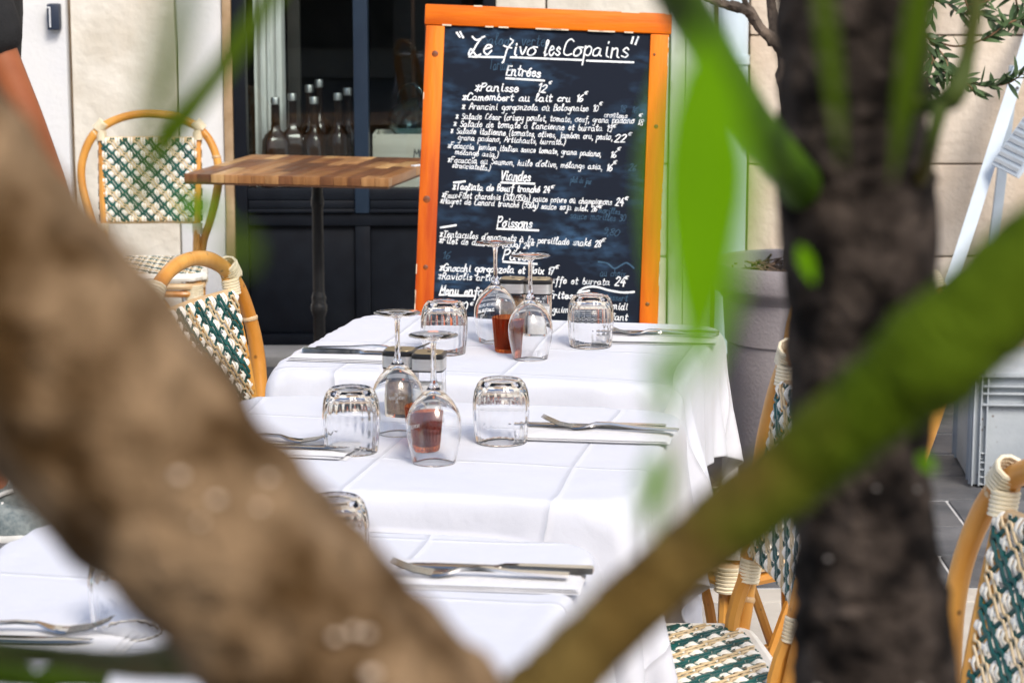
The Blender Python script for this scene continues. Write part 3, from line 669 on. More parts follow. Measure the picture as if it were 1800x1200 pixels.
def place(label, x, y_, rz, first=[True]):
    c = chair if first[0] else copy_tree(chair); first[0] = False
    c.location = (x, y_, 0); c.rotation_euler = (0, 0, rz); c['label'] = label; c['group'] = 'green and cream rattan bistro chairs'; return c
place('rattan bistro chair against the wall, left of the wooden table', -1.125, 7.06, R(3))
place('rattan bistro chair tucked in on the left of the farthest white table', -.318, 3.945, R(90-18))
place('rattan bistro chair half hidden behind the dark trunk, right of the farthest table', .435, 3.995, R(-59))
place('rattan bistro chair with visible woven seat, right of the middle table', .165, 3.13, R(-90+6))
place('rattan bistro chair with woven back cut off by the lower right corner', .37, 2.318, R(-70))

# ------------------------------------------------------------------ tables, cloths
TW, TD, TZ = .70, .605, .75
tables = [((-.009, 4.009), -.216, 'farthest'), ((-.134, 3.230), -.195, 'middle'), ((-.291, 2.455), -.194, 'nearest')]
def drape(seed):
    """position-based cloth settling over the table top; returns grid of points (table space) and the flat layout"""
    rg = np.random.default_rng(seed)
    OH = .185; Lx, Ly = TW+2*OH, TD+2*OH; nx, ny = 74, 66
    gx = np.linspace(-Lx/2, Lx/2, nx); gy = np.linspace(-Ly/2, Ly/2, ny); dx, dy = gx[1]-gx[0], gy[1]-gy[0]
    X, Y = np.meshgrid(gx, gy); flat = np.stack([X, Y], -1)
    off = rg.uniform(-.008, .008, 2)
    p = np.stack([X+off[0], Y+off[1], np.full_like(X, TZ+.004)], -1); p[..., 2] += rg.normal(0, .0006, p.shape[:2])
    prev = p.copy(); hx, hy = TW/2, TD/2; zt = TZ+.0035
    dg = math.hypot(dx, dy)
    sets = []
    def S2(a, b, l, k): sets.append((a, b, l, k))
    for o in (0, 1):
        for (st, l, ax) in ((1, dx, 1), (1, dy, 0)):
            pass
    def con(a, b, l, k):
        d = b-a; n_ = np.sqrt((d*d).sum(-1, keepdims=True))+1e-9; c = d*((n_-l)/n_*(.5*k)); a += c; b -= c
    def sweep():
        for o in (0, 1):
            A = p[:, o:-1:2]; B = p[:, o+1::2]; m_ = min(A.shape[1], B.shape[1]); con(A[:, :m_], B[:, :m_], dx, 1)
            A = p[o:-1:2]; B = p[o+1::2]; m_ = min(len(A), len(B)); con(A[:m_], B[:m_], dy, 1)
        for o in (0, 1):
            A = p[o:-1:2]; B = p[o+1::2]; m_ = min(len(A), len(B))
            con(A[:m_, :-1], B[:m_, 1:], dg, .5); con(A[:m_, 1:], B[:m_, :-1], dg, .5)
        for s_, kk in ((2, .22),):
            for o in range(2*s_):
                A = p[:, o::2*s_]; B = p[:, o+s_::2*s_]; m_ = min(A.shape[1], B.shape[1])
                if m_: con(A[:, :m_], B[:, :m_], dx*s_, kk)
                A = p[o::2*s_]; B = p[o+s_::2*s_]; m_ = min(len(A), len(B))
                if m_: con(A[:m_], B[:m_], dy*s_, kk)
    wind = rg.normal(0, .25, 3)
    for it in range(130):
        v = (p-prev)*.965; prev = p.copy(); p += v; p[..., 2] -= 9.8*.014**2
        if it < 50: p[..., :2] += (rg.normal(0, 1, p.shape[:2]+(2,))*.0003)
        for q in range(8):
            sweep()
            ins = (abs(p[..., 0]) < hx) & (abs(p[..., 1]) < hy) & (p[..., 2] < zt)
            dz = zt-p[..., 2]; ex = hx-abs(p[..., 0]); ey = hy-abs(p[..., 1])
            tz = ins & ((dz <= np.minimum(ex, ey)) | (dz < .016)); tx = ins & ~tz & (ex <= ey); ty = ins & ~tz & ~tx
            p[..., 2][tz] = zt; p[..., 0][tx] = np.sign(p[..., 0][tx])*hx; p[..., 1][ty] = np.sign(p[..., 1][ty])*hy
        on = (p[..., 2] <= zt+1e-4) & (abs(p[..., 0]) < hx) & (abs(p[..., 1]) < hy)
        prev[on] = prev[on]*.1+p[on]*.9
    return p, flat, nx, ny
for i, ((tx, ty), yaw, nm) in enumerate(tables):
    tb = thing('bistro_table', 'bistro table on an iron column under the %s white cloth' % nm, 'table', (tx, ty, 0), yaw, 'bistro tables in a row')
    MB().box(-TW/2+.03, TW/2-.03, -TD/2+.03, TD/2-.03, TZ-.026, TZ-.001, .012).build('table_top', 'dark_wood', tb)
    iron_base(tb, TZ-.026)
    p, flat, nx, ny = drape(20+i)
    p[..., 2] += .0  # settled
    # slack between the ironed folds
    F = flat; ez = np.sin(F[..., 0]/.262*math.pi+1.57+math.pi/2)**2*np.sin(F[..., 1]/.235*math.pi+1.57+math.pi/2)**2
    top_ = (p[..., 2] > TZ-.001); p[..., 2] += np.where(top_, .0010*ez, 0)
    me = bpy.data.meshes.new('tablecloth')
    faces = [(r*nx+c, r*nx+c+1, (r+1)*nx+c+1, (r+1)*nx+c) for r in range(ny-1) for c in range(nx-1)]
    me.from_pydata(p.reshape(-1, 3).tolist(), [], faces); me.update()
    uvl = me.uv_layers.new(name='UVMap'); li = np.empty(len(me.loops), np.int32); me.loops.foreach_get('vertex_index', li)
    uvl.data.foreach_set('uv', (flat.reshape(-1, 2)[li]+.6+i*.09).ravel().astype(np.float32))
    me.materials.append(M['white_linen']); me.polygons.foreach_set('use_smooth', [True]*len(me.polygons))
    o = link('tablecloth', me, None, (tx, ty, 0), (0, 0, yaw))
    sm = o.modifiers.new('soften', 'SUBSURF'); sm.levels = 1; sm.render_levels = 2
    so = o.modifiers.new('thickness', 'SOLIDIFY'); so.thickness = .0012; so.offset = 1
    tag(o, {'farthest': 'white tablecloth on the farthest table, just in front of the chalkboard', 'middle': 'white tablecloth on the middle table carrying the amber candle cup',
            'nearest': 'white tablecloth on the nearest table, mostly hidden behind the brown trunk'}[nm], 'tablecloth', 'white tablecloths')
CZ = TZ+.0052      # top of the cloth

# ------------------------------------------------------------------ glassware
def tumbler_mesh():
    f = .008
    pr = [(.0352, .0008), (.0362, .0, f), (.0368, .003, f), (.0388, .022, f), (.0404, .045, f), (.0400, .060, f), (.0380, .074, f), (.0340, .084, f), (.0295, .0895, f*.6), (.0265, .0905), (.022, .0895), (0, .0893),]
    ins = [(0, .0815), (.018, .081), (.028, .077), (.0345, .068), (.0378, .056), (.0382, .045), (.0368, .022), (.0346, .003), (.0352, .0008)]
    return MB().lathe(pr+ins, 96, fl=24).mesh('tumbler', 'glass', 'all')
def wine_mesh():
    pr = [(.0288, .0006), (.0294, .0), (.0298, .0015), (.0335, .018), (.0368, .036), (.0382, .049), (.0374, .060), (.0335, .073), (.0262, .085), (.0175, .0945), (.0098, .1015), (.0058, .108), (.0040, .118), (.0034, .135), (.0035, .155), (.0046, .167), (.0080, .1705), (.018, .1725), (.030, .1745), (.0335, .1755), (.0338, .1763), (.0333, .1768), (.02, .1765), (0, .1760)]
    ins = [(0, .0985), (.005, .0975), (.0125, .093), (.0215, .086), (.030, .0755), (.0355, .0625), (.0370, .049), (.0356, .036), (.0324, .018), (.0287, .0015), (.0288, .0006)]
    return MB().lathe(pr+ins, 64).mesh('wine_glass', 'glass', 'all')
TM, WM = tumbler_mesh(), wine_mesh()
def put(name, me, px, py, label, cat, group, rz=0):
    q = PZ(px, py, CZ); o = link(name, me, None, q, (0, 0, rz)); return tag(o, label, cat, group)
gt, gw = 'upturned fluted tumblers', 'upturned wine glasses'
put('tumbler', TM, 618, 793, 'upturned fluted tumbler left of the amber cup on the middle table', 'tumbler', gt)
put('tumbler', TM, 881, 776, 'upturned fluted tumbler right of the amber cup, by the middle table cutlery', 'tumbler', gt, .1)
put('tumbler', TM, 781, 620, 'upturned fluted tumbler on the left half of the farthest table', 'tumbler', gt, .05)
put('tumbler', TM, 1038, 608, 'upturned fluted tumbler on the right half of the farthest table', 'tumbler', gt, .12)
put('tumbler', TM, 588, 1010, 'upturned tumbler peeking out behind the brown trunk on the nearest table', 'tumbler', gt, .2)
put('tumbler', TM, 226, 1110, 'upturned tumbler left of the brown trunk beside the lower left fork', 'tumbler', gt, .3)
w1 = put('wine_glass', WM, 700, 761, 'upturned wine glass in front of the pepper mill on the middle table', 'wine glass', gw)
w2 = put('wine_glass', WM, 763, 812, 'upturned wine glass in front of the amber cup on the middle table', 'wine glass', gw)
w3 = put('wine_glass', WM, 871, 600, 'upturned wine glass behind the candle cup on the farthest table', 'wine glass', gw)
w4 = put('wine_glass', WM, 932, 630, 'upturned wine glass in front of the candle cup on the farthest table', 'wine glass', gw)
def etch(gl, lines, th0):
    mb = MB(); rnd = random.Random(5)
    for txt, z0, s_ in lines:
        st, wd = text_strokes(txt, rnd, 0)
        for k in st:
            pts = [((p[0]-wd/2)*s_, z0-p[1]*s_) for p in k]
            def fn(u, v, h): 
                r_ = .0386; a = th0-u/r_; return (r_*math.cos(a), r_*math.sin(a), v)
            ribbon(mb, pts, .0006, 0, fn)
    mb.build('etched_lettering', 'chalk', gl, False)
etch(w1, (('DE', .052, .00036), ('ABENON', .047, .00045), ('W', .041, .0004)), R(95)); etch(w2, (('ABENON', .047, .00042),), R(140))
def cup(px, py, label):
    c = thing('candle_cup', label, 'candle holder', PZ(px, py, CZ), 0, 'amber candle cups')
    MB().lathe([(0, .0), (.0215, .0), (.0222, .002, .025), (.0272, .0595, .025), (.0272, .060), (.0255, .060), (.0205, .006), (0, .0055)], 80, fl=20).build('cup', 'amber_glass', c, 'all')
    tl = MB().lathe([(0, .006), (.0185, .006), (.019, .02), (.0175, .0205), (.017, .0175), (0, .0175)], 24).build('tealight', 'wax', c)
    MB().tube([(0, 0, .0175), (.0004, 0, .0235)], .0006, 5, smooth=False).build('wick', 'ink', tl)
    return c
cup(746, 786, 'red amber fluted candle cup on the middle table, seen through a wine glass')
cup(893, 617, 'red amber fluted candle cup on the farthest table beside the mills')
def mill(px, py, fill, label, rz):
    c = thing('pepper_mill' if fill == 'pepper' else 'salt_mill', label, 'mill', PZ(px, py, CZ), rz, 'square table mills')
    MB().lathe([(0, 0), (.0225, 0), (.0235, .002), (.0235, .072), (.0215, .072), (.0215, .004), (0, .004)], 48, sq=5).build('jar', 'glass', c)
    MB().lathe([(0, .0045), (.0205, .0045), (.0205, .064 if fill == 'pepper' else .052), (0, .066 if fill == 'pepper' else .053)], 40, sq=5).build('filling', fill, c)
    cap = MB().lathe([(0, .0725), (.0238, .0725), (.0238, .0745), (0, .0745)], 48, sq=5).build('lower_ring', 'black_plastic', c)
    MB().lathe([(0, .0747), (.0242, .0747), (.0242, .0915), (0, .0915)], 48, sq=5).build('metal_band', 'brushed_steel', c)
    lid = MB().lathe([(0, .0917), (.0243, .0917), (.0243, .0965), (.0225, .0985), (.0205, .099), (0, .099)], 48, sq=5).build('lid', 'black_plastic', c)
    MB().lathe([(0, .0991), (.0205, .0991), (.0203, .0996), (0, .0996)], 40, sq=5).build('top_plate', 'mill_top', lid)
    MB().lathe([(0, .0997), (.0035, .0997), (.003, .1003), (0, .1003)], 14).build('hole', 'black_plastic', lid)
mill(704, 727, 'pepper', 'square pepper mill with steel band behind the wine glasses on the middle table', R(-10))
mill(755, 733, 'salt', 'square salt mill beside the pepper mill on the middle table', R(-8))
mill(902, 584, 'pepper', 'square pepper mill on the farthest table in front of the chalkboard', R(-6))
mill(947, 585, 'salt', 'square salt mill on the farthest table, right of the pepper mill', R(-4))

# ------------------------------------------------------------------ cutlery and napkins
def fork_mesh():
    mb = MB()
    mb.loft([(-.098, 0, .0035, .0085, .0022), (-.09, 0, .0035, .0092, .0025), (-.04, 0, .005, .0062, .0026), (.0, 0, .0085, .0042, .0028), (.022, 0, .0075, .0040, .0028), (.034, 0, .0035, .0085, .0022), (.046, 0, .0018, .0118, .0018), (.054, 0, .002, .0122, .0016)])
    for k in range(4):
        y_ = -.0099+k*.0066
        mb.loft([(.0535, y_, .002, .0022, .0016), (.075, y_*.98, .0055, .0019, .0016), (.092, y_*.95, .0125, .0014, .0013), (.100, y_*.93, .0165, .0006, .0008)])
    return mb.mesh('fork', 'steel', True)
def knife_mesh():
    return MB().loft([(-.112, 0, .001, .0075, .006), (-.109, 0, .0008, .0088, .0066), (-.03, 0, .001, .0072, .0062), (-.012, 0, .0015, .0055, .0056), (-.006, 0, .0018, .0085, .0030), (.0, .0015, .0022, .0098, .0018),
        (.06, .002, .003, .0100, .0014), (.09, .003, .0032, .0085, .0012), (.106, .005, .0034, .004, .001), (.110, .0065, .0034, .0008, .0008)]).mesh('knife', 'steel', True)
FM, KM = fork_mesh(), knife_mesh()
def napkin_mesh(sd_):
    rg = random.Random(sd_); mb = MB(); z = .0006
    for k in range(3):
        dx, dy = rg.uniform(-.004, .004), rg.uniform(-.003, .003); nx_, ny_ = 14, 8; vs = []; fs = []
        L2, W2, th = .112-.002*k, .052-.001*k, .0024
        for s_ in (0, 1):
            for r in range(ny_+1):
                for c in range(nx_+1):
                    u, v = c/nx_*2-1, r/ny_*2-1; e = max(abs(u)**10, abs(v)**10)
                    zz = z+.0004*mnoise.noise((u*2+k, v*2+sd_, k)) + (th*(1-.75*e)*(1+.10*mnoise.noise((u*3, v*3+sd_, k))) if s_ else th*.15*e)
                    vs.append((u*L2+dx, v*W2+dy, zz))
        n_ = (nx_+1)*(ny_+1); q = nx_+1
        for r in range(ny_):
            for c in range(nx_):
                a = r*q+c; fs += [(a, a+q, a+q+1, a+1), (n_+a, n_+a+1, n_+a+q+1, n_+a+q)]
        bd = [c for c in range(q)]+[r*q+nx_ for r in range(1, ny_+1)]+[ny_*q+c for c in range(nx_-1, -1, -1)]+[r*q for r in range(ny_-1, 0, -1)]
        for a, b in zip(bd, bd[1:]+bd[:1]): fs.append((a, b, n_+b, n_+a))
        mb.add(vs, fs); z += th*.92
    return mb.mesh('napkin', 'napkin_linen', True)
def setting(px, py, yaw, flip, nm, kn, fk, sd_):
    """folded napkin with knife and fork; px, py is the napkin centre"""
    q = PZ(px, py, CZ); a = yaw+(math.pi if flip else 0)
    tag(link('napkin', napkin_mesh(sd_), None, q, (0, 0, yaw)), 'folded white napkin under the cutlery %s' % nm, 'napkin', 'folded napkins')
    def lay(name, me, off, da, lab):
        ex = Vector((math.cos(a), math.sin(a), 0)); ey = Vector((-math.sin(a), math.cos(a), 0))
        pz = q+ex*off[0]+ey*off[1]+Vector((0, 0, .0078+off[2]))
        tag(link(name, me, None, pz, (0, 0, a+da)), lab, name, 'table '+name+'s')
    lay('knife', KM, kn[:3], kn[3], 'steel knife on the napkin %s' % nm); lay('fork', FM, fk[:3], fk[3], 'steel fork on the napkin %s' % nm)
setting(1046, 766, -.15, True, 'at the right of the middle table', (.012, -.022, 0, .0), (-.022, -.002, .0015, -.06), 1)
setting(486, 790, -.2, False, 'at the left of the middle table', (-.0, -.02, 0, 0), (-.02, .012, .001, .05), 2)
setting(1152, 597, -.12, True, 'at the right of the farthest table', (.0, -.02, 0, .0), (-.01, .006, .0015, -.05), 3)
setting(632, 628, -.17, False, 'at the left of the farthest table', (.015, -.008, 0, .0), (.02, .012, .0015, .05), 4)
setting(850, 1018, -.13, True, 'at the right of the nearest table', (-.01, -.014, 0, .0), (.0, .020, .0015, .03), 5)
setting(40, 1128, -.12, False, 'at the lower left on the nearest table', (-.03, -.024, 0, .0), (-.008, .008, .0015, .03), 6)

# ------------------------------------------------------------------ shop window goods
SHZ = .561
def bottle(px, Y, h, label, sq=0, cork=None):
    q = P(px, 250, Y); k = h/.34
    b = thing('wine_bottle', label, 'bottle', (q.x, Y, SHZ), random.random(), 'dark bottles in the shop window')
    bm_ = MB().lathe([(0, 0), (.046, 0), (.049, .006), (.0475, .10*k), (.044, .185*k), (.034, .207*k), (.0165, .225*k), (.0145, .245*k), (.0140, .315*k), (0, .316*k)], 32, sq=sq).build('body', 'bottle_glass', b)
    MB().lathe([(0, .3165*k), (.0155, .3165*k), (.016, .335*k), (.0145, .34*k), (0, .34*k)], 20).build('stopper', 'brushed_steel', b)
    if cork: MB().lathe([(.0492, .06), (.0494, .06), (.0492, .11), (.0486, .11)], 32).build('paper_label', 'pine_crate', b)
bottle(485, 8.17, .335, 'dark square-shouldered bottle farthest left in the shop window', 6)
bottle(515, 8.22, .345, 'dark bottle second from the left in the shop window', 6)
bottle(545, 8.30, .37, 'tall dark bottle in the back row, third stopper from the left in the window')
bottle(553, 8.19, .335, 'short dark bottle in front of the middle group in the shop window')
bottle(562, 8.36, .385, 'tallest dark bottle at the back of the window group')
bottle(595, 8.24, .345, 'dark bottle second from the navy post in the window')
bottle(612, 8.29, .36, 'dark bottle with tan paper label nearest the navy post', 0, True)
wc = thing('wooden_crate', 'pale wooden wine crate standing behind the right shop pane', 'crate', (-.375, WY+.17, SHZ))
for nm, b_ in (('front_board', (-.115, .115, -.09, -.08, 0, .10)), ('front_board', (-.115, .115, -.09, -.08, .104, .205)), ('side_board', (-.115, -.105, -.079, .12, 0, .205)), ('side_board', (.105, .115, -.079, .12, 0, .205)), ('rear_board', (-.104, .104, .11, .12, 0, .205)), ('base_board', (-.104, .104, -.079, .109, 0, .01))):
    cb = MB().box(*b_, .0015).build(nm, 'pine_crate', wc)
pr_ = MB(); rnd_ = random.Random(2); st, wd = text_strokes('MB', rnd_, 0)
for k in st: ribbon(pr_, [(.03+p[0]*.0022, .125+p[1]*.0022) for p in k], .004, 0, lambda u, v, h: (u, -.0904, v))
for zz, xa, xb in ((.115, .03, .1), (.095, .0, .1), (.075, -.03, .1), (.055, .06, .1)): ribbon(pr_, [(xa, zz), (xb, zz)], .003, 0, lambda u, v, h: (u, -.0904, v))
pr_.build('printing', 'ink', wc, False)
for sx in (-.107, .107):
    for zz in (.02, .09, .12, .195): MB().lathe([(0, 0), (.002, 0), (.0015, .001), (0, .001)], 8).build('nail', 'ink', wc, True, (sx, -.0902, zz), (R(90), 0, 0))
jg = thing('glass_jug', 'blue tinted glass jug lying tilted on the wooden crate', 'jug', (-.345, WY+.165, SHZ+.265))
jg.rotation_euler = (R(15), R(62), R(-20))
MB().lathe([(0, -.09), (.045, -.09), (.062, -.07), (.07, -.03), (.06, .02), (.048, .055), (.05, .09), (.0475, .09), (.0455, .055), (.057, .02), (.067, -.03), (.059, -.068), (.043, -.083), (0, -.083)], 36).build('jug_body', 'jug_glass', jg, 'all')
MB().tube([(-.048, 0, .07), (-.095, 0, .06), (-.105, 0, 0), (-.066, 0, -.04)], .006, 8).build('handle', 'jug_glass', jg)

# ------------------------------------------------------------------ planter and olive tree
pc = P(1400, 470, 6.25)
pl = thing('planter', 'grey plastic planter with dark soil behind the dark trunk', 'planter', (pc.x, 6.25, 0)); RR = .232
rimz = pc.z+.02
MB().lathe([(0, 0), (RR*.70, 0), (RR*.715, .01), (RR*.80, rimz-.22), (RR*.825, rimz-.215), (RR*.86, rimz-.10), (RR*.885, rimz-.095), (RR*.90, rimz-.085), (RR*.97, rimz-.075), (RR, rimz-.06), (RR, rimz-.008), (RR*.985, rimz), (RR*.93, rimz-.004), (RR*.90, rimz-.03), (RR*.86, rimz-.10), (0, rimz-.10)], 64).build('pot', 'grey_pot', pl)
so_ = MB(); rr = random.Random(4); vs = [(0, 0, .018)]; fs = []
for r in range(1, 9):
    for k in range(28):
        a = 2*math.pi*k/28; q = r/8*RR*.87; vs.append((q*math.cos(a), q*math.sin(a), .018*(1-(r/8)**2)+.012*mnoise.noise((q*30*math.cos(a), q*30*math.sin(a), 1))))
for k in range(28): fs.append((0, 1+k, 1+(k+1) % 28))
for r in range(7):
    for k in range(28): fs.append((1+r*28+k, 1+(r+1)*28+k, 1+(r+1)*28+(k+1) % 28, 1+r*28+(k+1) % 28))
soil = so_.add(vs, fs).build('soil', 'soil', pl, True, (0, 0, rimz-.045))
mu_ = MB()
for k in range(150):
    a, q = rr.uniform(0, 6.28), RR*.82*math.sqrt(rr.random()); c = Vector((q*math.cos(a), q*math.sin(a), .022)); d = Vector((rr.uniform(-1, 1), rr.uniform(-1, 1), rr.uniform(-.3, .5))).normalized()*rr.uniform(.008, .028)
    mu_.tube([c-d, c+d], rr.uniform(.0015, .004), 4, smooth=False)
mu_.build('mulch', 'mulch', soil, False)['kind'] = 'stuff'
ot = thing('olive_tree', 'potted olive tree with knotty branches growing from the grey planter', 'tree', (pc.x, 6.25, rimz-.06))
def rel(px, py, Y, o=ot): return P(px, py, Y)-Vector(o.location)
MB().tube([(0, 0, -.02), rel(1420, 330, 6.25), rel(1400, 190, 6.25), rel(1390, 100, 6.25), rel(1400, -60, 6.25), rel(1450, -400, 6.2)], [.05, .042, .04, .036, .03, .02], 14, jit=.35, sub=7).build('trunk', 'bark_old', ot)
br1 = MB().tube([rel(1400, 110, 6.25), rel(1370, 78, 6.22), rel(1338, 52, 6.2), rel(1318, 22, 6.18), rel(1290, 12, 6.16), rel(1262, 5, 6.15), rel(1235, -4, 6.14)], [.022, .019, .013, .014, .014, .010, .007], 10, jit=.5, sub=6) \
    .tube([rel(1338, 52, 6.2), rel(1312, 10, 6.17), rel(1302, -25, 6.15)], [.012, .008, .007], 8, jit=.4).tube([rel(1362, 60, 6.23), rel(1357, 15, 6.25), rel(1345, -40, 6.25)], [.012, .013, .012], 8, jit=.5)
br1.build('branch', 'bark_old', ot)
def leaf(mb, c, d, L_, W_, up=None, curl=.15):
    d = Vector(d).normalized(); up = Vector(up) if up else Vector((0, 0, 1))
    sd_ = d.cross(up); sd_ = sd_.normalized() if sd_.length > 1e-4 else Vector((1, 0, 0)); nn = sd_.cross(d)
    vs = []; n_ = 8
    for i in range(n_+1):
        t = i/n_; wv = W_/2*(math.sin(math.pi*min(1, t**.8*1.0))**.8 if 0 < t < 1 else .04); p = Vector(c)+d*(L_*t)-nn*(curl*L_*t*t)
        vs += [p+sd_*wv+nn*wv*.25, p, p-sd_*wv+nn*wv*.25]
    mb.add(vs, [f for i in range(n_) for f in ((3*i, 3*i+1, 3*i+4, 3*i+3), (3*i+1, 3*i+2, 3*i+5, 3*i+4))])
tw = MB(); lv = MB(); rr = random.Random(9)
def twig(pts, rad, nl, L0=.05):
    pts = [Vector(p) for p in pts]; tw.tube(pts, [rad]*(len(pts)-1)+[rad*.4], 5, sub=5)
    cp_, _ = catmull(pts, [0]*len(pts), 8, False)
    for k in range(nl):
        i = int((k+.5)/nl*(len(cp_)-2)); p = cp_[i]; t = (cp_[i+1]-p).normalized()
        for s_ in (-1, 1):
            d = t*.5+Vector((rr.uniform(-1, 1), rr.uniform(-.6, .6), rr.uniform(-.7, .9)))*.8
            leaf(lv, p, d, L0*rr.uniform(.6, 1.15), L0*rr.uniform(.2, .3), (rr.uniform(-.5, .5), -.5, rr.uniform(.2, 1)), rr.uniform(-.1, .25))
tws = [[(1480, -60), (1560, 20), (1625, 62), (1680, 82), (1735, 66), (1770, 40)], [(1625, 62), (1660, 100), (1668, 130)], [(1690, -40), (1700, 10), (1720, 25), (1762, 30)], [(1600, -20), (1650, -5), (1690, 25), (1712, 12)],
       [(1560, 20), (1620, 70), (1640, 105), (1655, 125)], [(1640, 105), (1630, 140), (1628, 160)], [(1655, 122), (1690, 135), (1720, 150), (1745, 152)], [(1745, 152), (1775, 145), (1800, 128)], [(1735, 66), (1775, 40), (1810, 30)],
       [(1780, -30), (1790, 20), (1800, 50)], [(1628, -40), (1640, 0), (1634, 40)], [(1700, 10), (1740, 0), (1775, -20)], [(1655, 125), (1700, 148), (1715, 168)], [(1668, 128), (1640, 150), (1624, 165)]]
for k, t_ in enumerate(tws): twig([rel(x, y_, 6.1+.03*math.sin(k*2+i)) for i, (x, y_) in enumerate(t_)], .0028, 11 if k else 7, .055)
for k in range(26):      # the crown above the frame
    c = rel(1450, -420, 6.2)+Vector((rr.gauss(0, .22), rr.gauss(0, .18), rr.gauss(.1, .16))); a = rel(1440, -300, 6.2)
    twig([a, a.lerp(c, .6)+Vector((0, 0, .03)), c, c+Vector((rr.uniform(-.12, .12), rr.uniform(-.1, .1), rr.uniform(-.08, .1)))], .004, 9, .05)
tw.build('twig', 'twig', ot)['kind'] = 'stuff'; lv.build('crown', 'leaf_olive', ot, True)['kind'] = 'stuff'

# ------------------------------------------------------------------ stepladder
a0, a1 = P(1706, 392, 7.55), P(1808, 70, 7.95)
sl = thing('stepladder', 'pale blue-white metal stepladder with ribbed tread leaning on the stone wall', 'stepladder', (a0.x, 7.5, 0))
def lr(v): return Vector(v)-Vector(sl.location)
A0 = lr(a0); A1 = lr(a1); dn = (A0-A1); foot = A0+dn*(-A0.z/dn.z)*1.0; topv = A1-dn*.9
def rail(mb, a, b, w_=.042, d_=.022):
    a, b = Vector(a), Vector(b); t = (b-a).normalized(); sx = Vector((1, 0, 0)); sx = (sx-t*sx.dot(t)).normalized(); sy = t.cross(sx)
    vs = [q+sx*(w_/2*i)+sy*(d_/2*j) for q in (a, b) for i, j in ((-1, -1), (1, -1), (1, 1), (-1, 1))]
    return mb.add(vs, [(0, 1, 2, 3), (7, 6, 5, 4), (0, 4, 5, 1), (1, 5, 6, 2), (2, 6, 7, 3), (3, 7, 4, 0)])
rail(MB(), foot, topv).build('rail', 'ladder_paint', sl, False); rail(MB(), foot+Vector((.40, .0, 0)), topv+Vector((.34, .0, 0))).build('rail', 'ladder_paint', sl, False)
B1 = lr(P(1786, 150, 7.85)); B0 = lr(P(1779, 215, 7.85)); db = (B0-B1); bf = B0+db*(-B0.z/db.z); rail(MB(), bf+Vector((0, .1, 0)), B1+Vector((0, .06, 0))-db*.5, .032, .02).build('rear_leg', 'ladder_paint', sl, False)
MB().lathe([(0, 0), (.006, 0), (.006, .004), (0, .004)], 10).build('bolt', 'steel', sl, True, lr(P(1788, 155, 7.82)), (R(90), 0, 0))
t0, t1, t2 = lr(P(1741, 288, 7.6)), lr(P(1787, 311, 7.45)), lr(P(1806, 196, 7.62))
eu = (t2-t0); ev = (t1-t0); nn = eu.cross(ev).normalized()
if nn.y > 0: nn = -nn
trd = MB(); q0 = t0; 
def slab(mb, o_, u, v, h): mb.add([o_, o_+u, o_+u+v, o_+v, o_+h, o_+u+h, o_+u+v+h, o_+v+h], [(0, 1, 2, 3), (7, 6, 5, 4), (0, 4, 5, 1), (1, 5, 6, 2), (2, 6, 7, 3), (3, 7, 4, 0)])
slab(trd, t0, eu*2.2, ev, -nn*.012); tr_o = trd.build('tread', 'ladder_paint', sl, False)
for k in range(16): mb_ = MB(); slab(mb_, t0+eu*(.06+k*.13)+ev*.06, eu*.06, ev*.88, nn*.003); mb_.build('tread_rib', 'crate_grey', tr_o, False)

# ------------------------------------------------------------------ plastic crate
c0 = PZ(1706, 857, 0)
pk = thing('plastic_crate', 'grey ribbed plastic storage crate standing on the slate paving at right', 'crate', (c0.x, c0.y, .002), R(-4))
CW, CD, CH = .58, .39, .315
body = MB().box(0, CW, .008, CD, .004, CH-.012, .008).build('crate_body', 'crate_grey', pk)
def cr(nm, x0, x1, z0, z1, y0=-.006, y1=.0075, par=body): MB().box(x0, x1, y0, y1, z0, z1, .0012).build(nm, 'crate_grey', par)
cr('rim', -.006, CW+.006, CH-.012, CH, -.014, CD+.008, pk)
for z in (.255, .225, .275): cr('rib', .022, CW-.022, z, z+.005, -.012)
for x in (.0, .018, .034, CW-.038, CW-.022, CW-.004): cr('rib', x, x+.004, .006, CH-.0125, -.010)
for x in (.14, .28, .42): cr('rib', x, x+.004, .2265, .2745, -.011)
for z in (.008, .028, .048, .068, .093): cr('rib', .0225, .0335, z, z+.003, -.008)
MB().lathe([(.004, 0), (.0058, 0), (.0058, .006), (.004, .006), (.004, 0)], 16).build('ring', 'crate_grey', body, True, (.028, .006, .0825), (R(90), 0, 0))
for y_ in (.01, .06, .33, .38): MB().box(-.006, .0075, y_, y_+.004, .006, CH-.0125, .001).build('rib', 'crate_grey', body)
MB().box(-.008, .0075, .012, CD-.012, .255, .26, .001).build('rib', 'crate_grey', body)

# ------------------------------------------------------------------ person at the left edge
px0 = Vector((-1.315, 5.64, 0))
pe = thing('person', 'person in a black t-shirt standing at the upper left, bare arm hanging', 'person', px0)
def skin_body(name, m, verts, edges, radii, parent, sub=2, rootv=0):
    me = bpy.data.meshes.new(name); me.from_pydata(verts, edges, []); me.update(); o = link(name, me, parent); me.materials.append(M[m])
    bpy.context.view_layer.update()
    md = o.modifiers.new('skin', 'SKIN'); md.use_smooth_shade = True
    for i, r in enumerate(radii): sv = me.skin_vertices[0].data[i]; sv.radius = (r, r) if not hasattr(r, '__len__') else r; sv.use_root = (i == rootv)
    sb = o.modifiers.new('sub', 'SUBSURF'); sb.levels = sub; sb.render_levels = sub
    return o
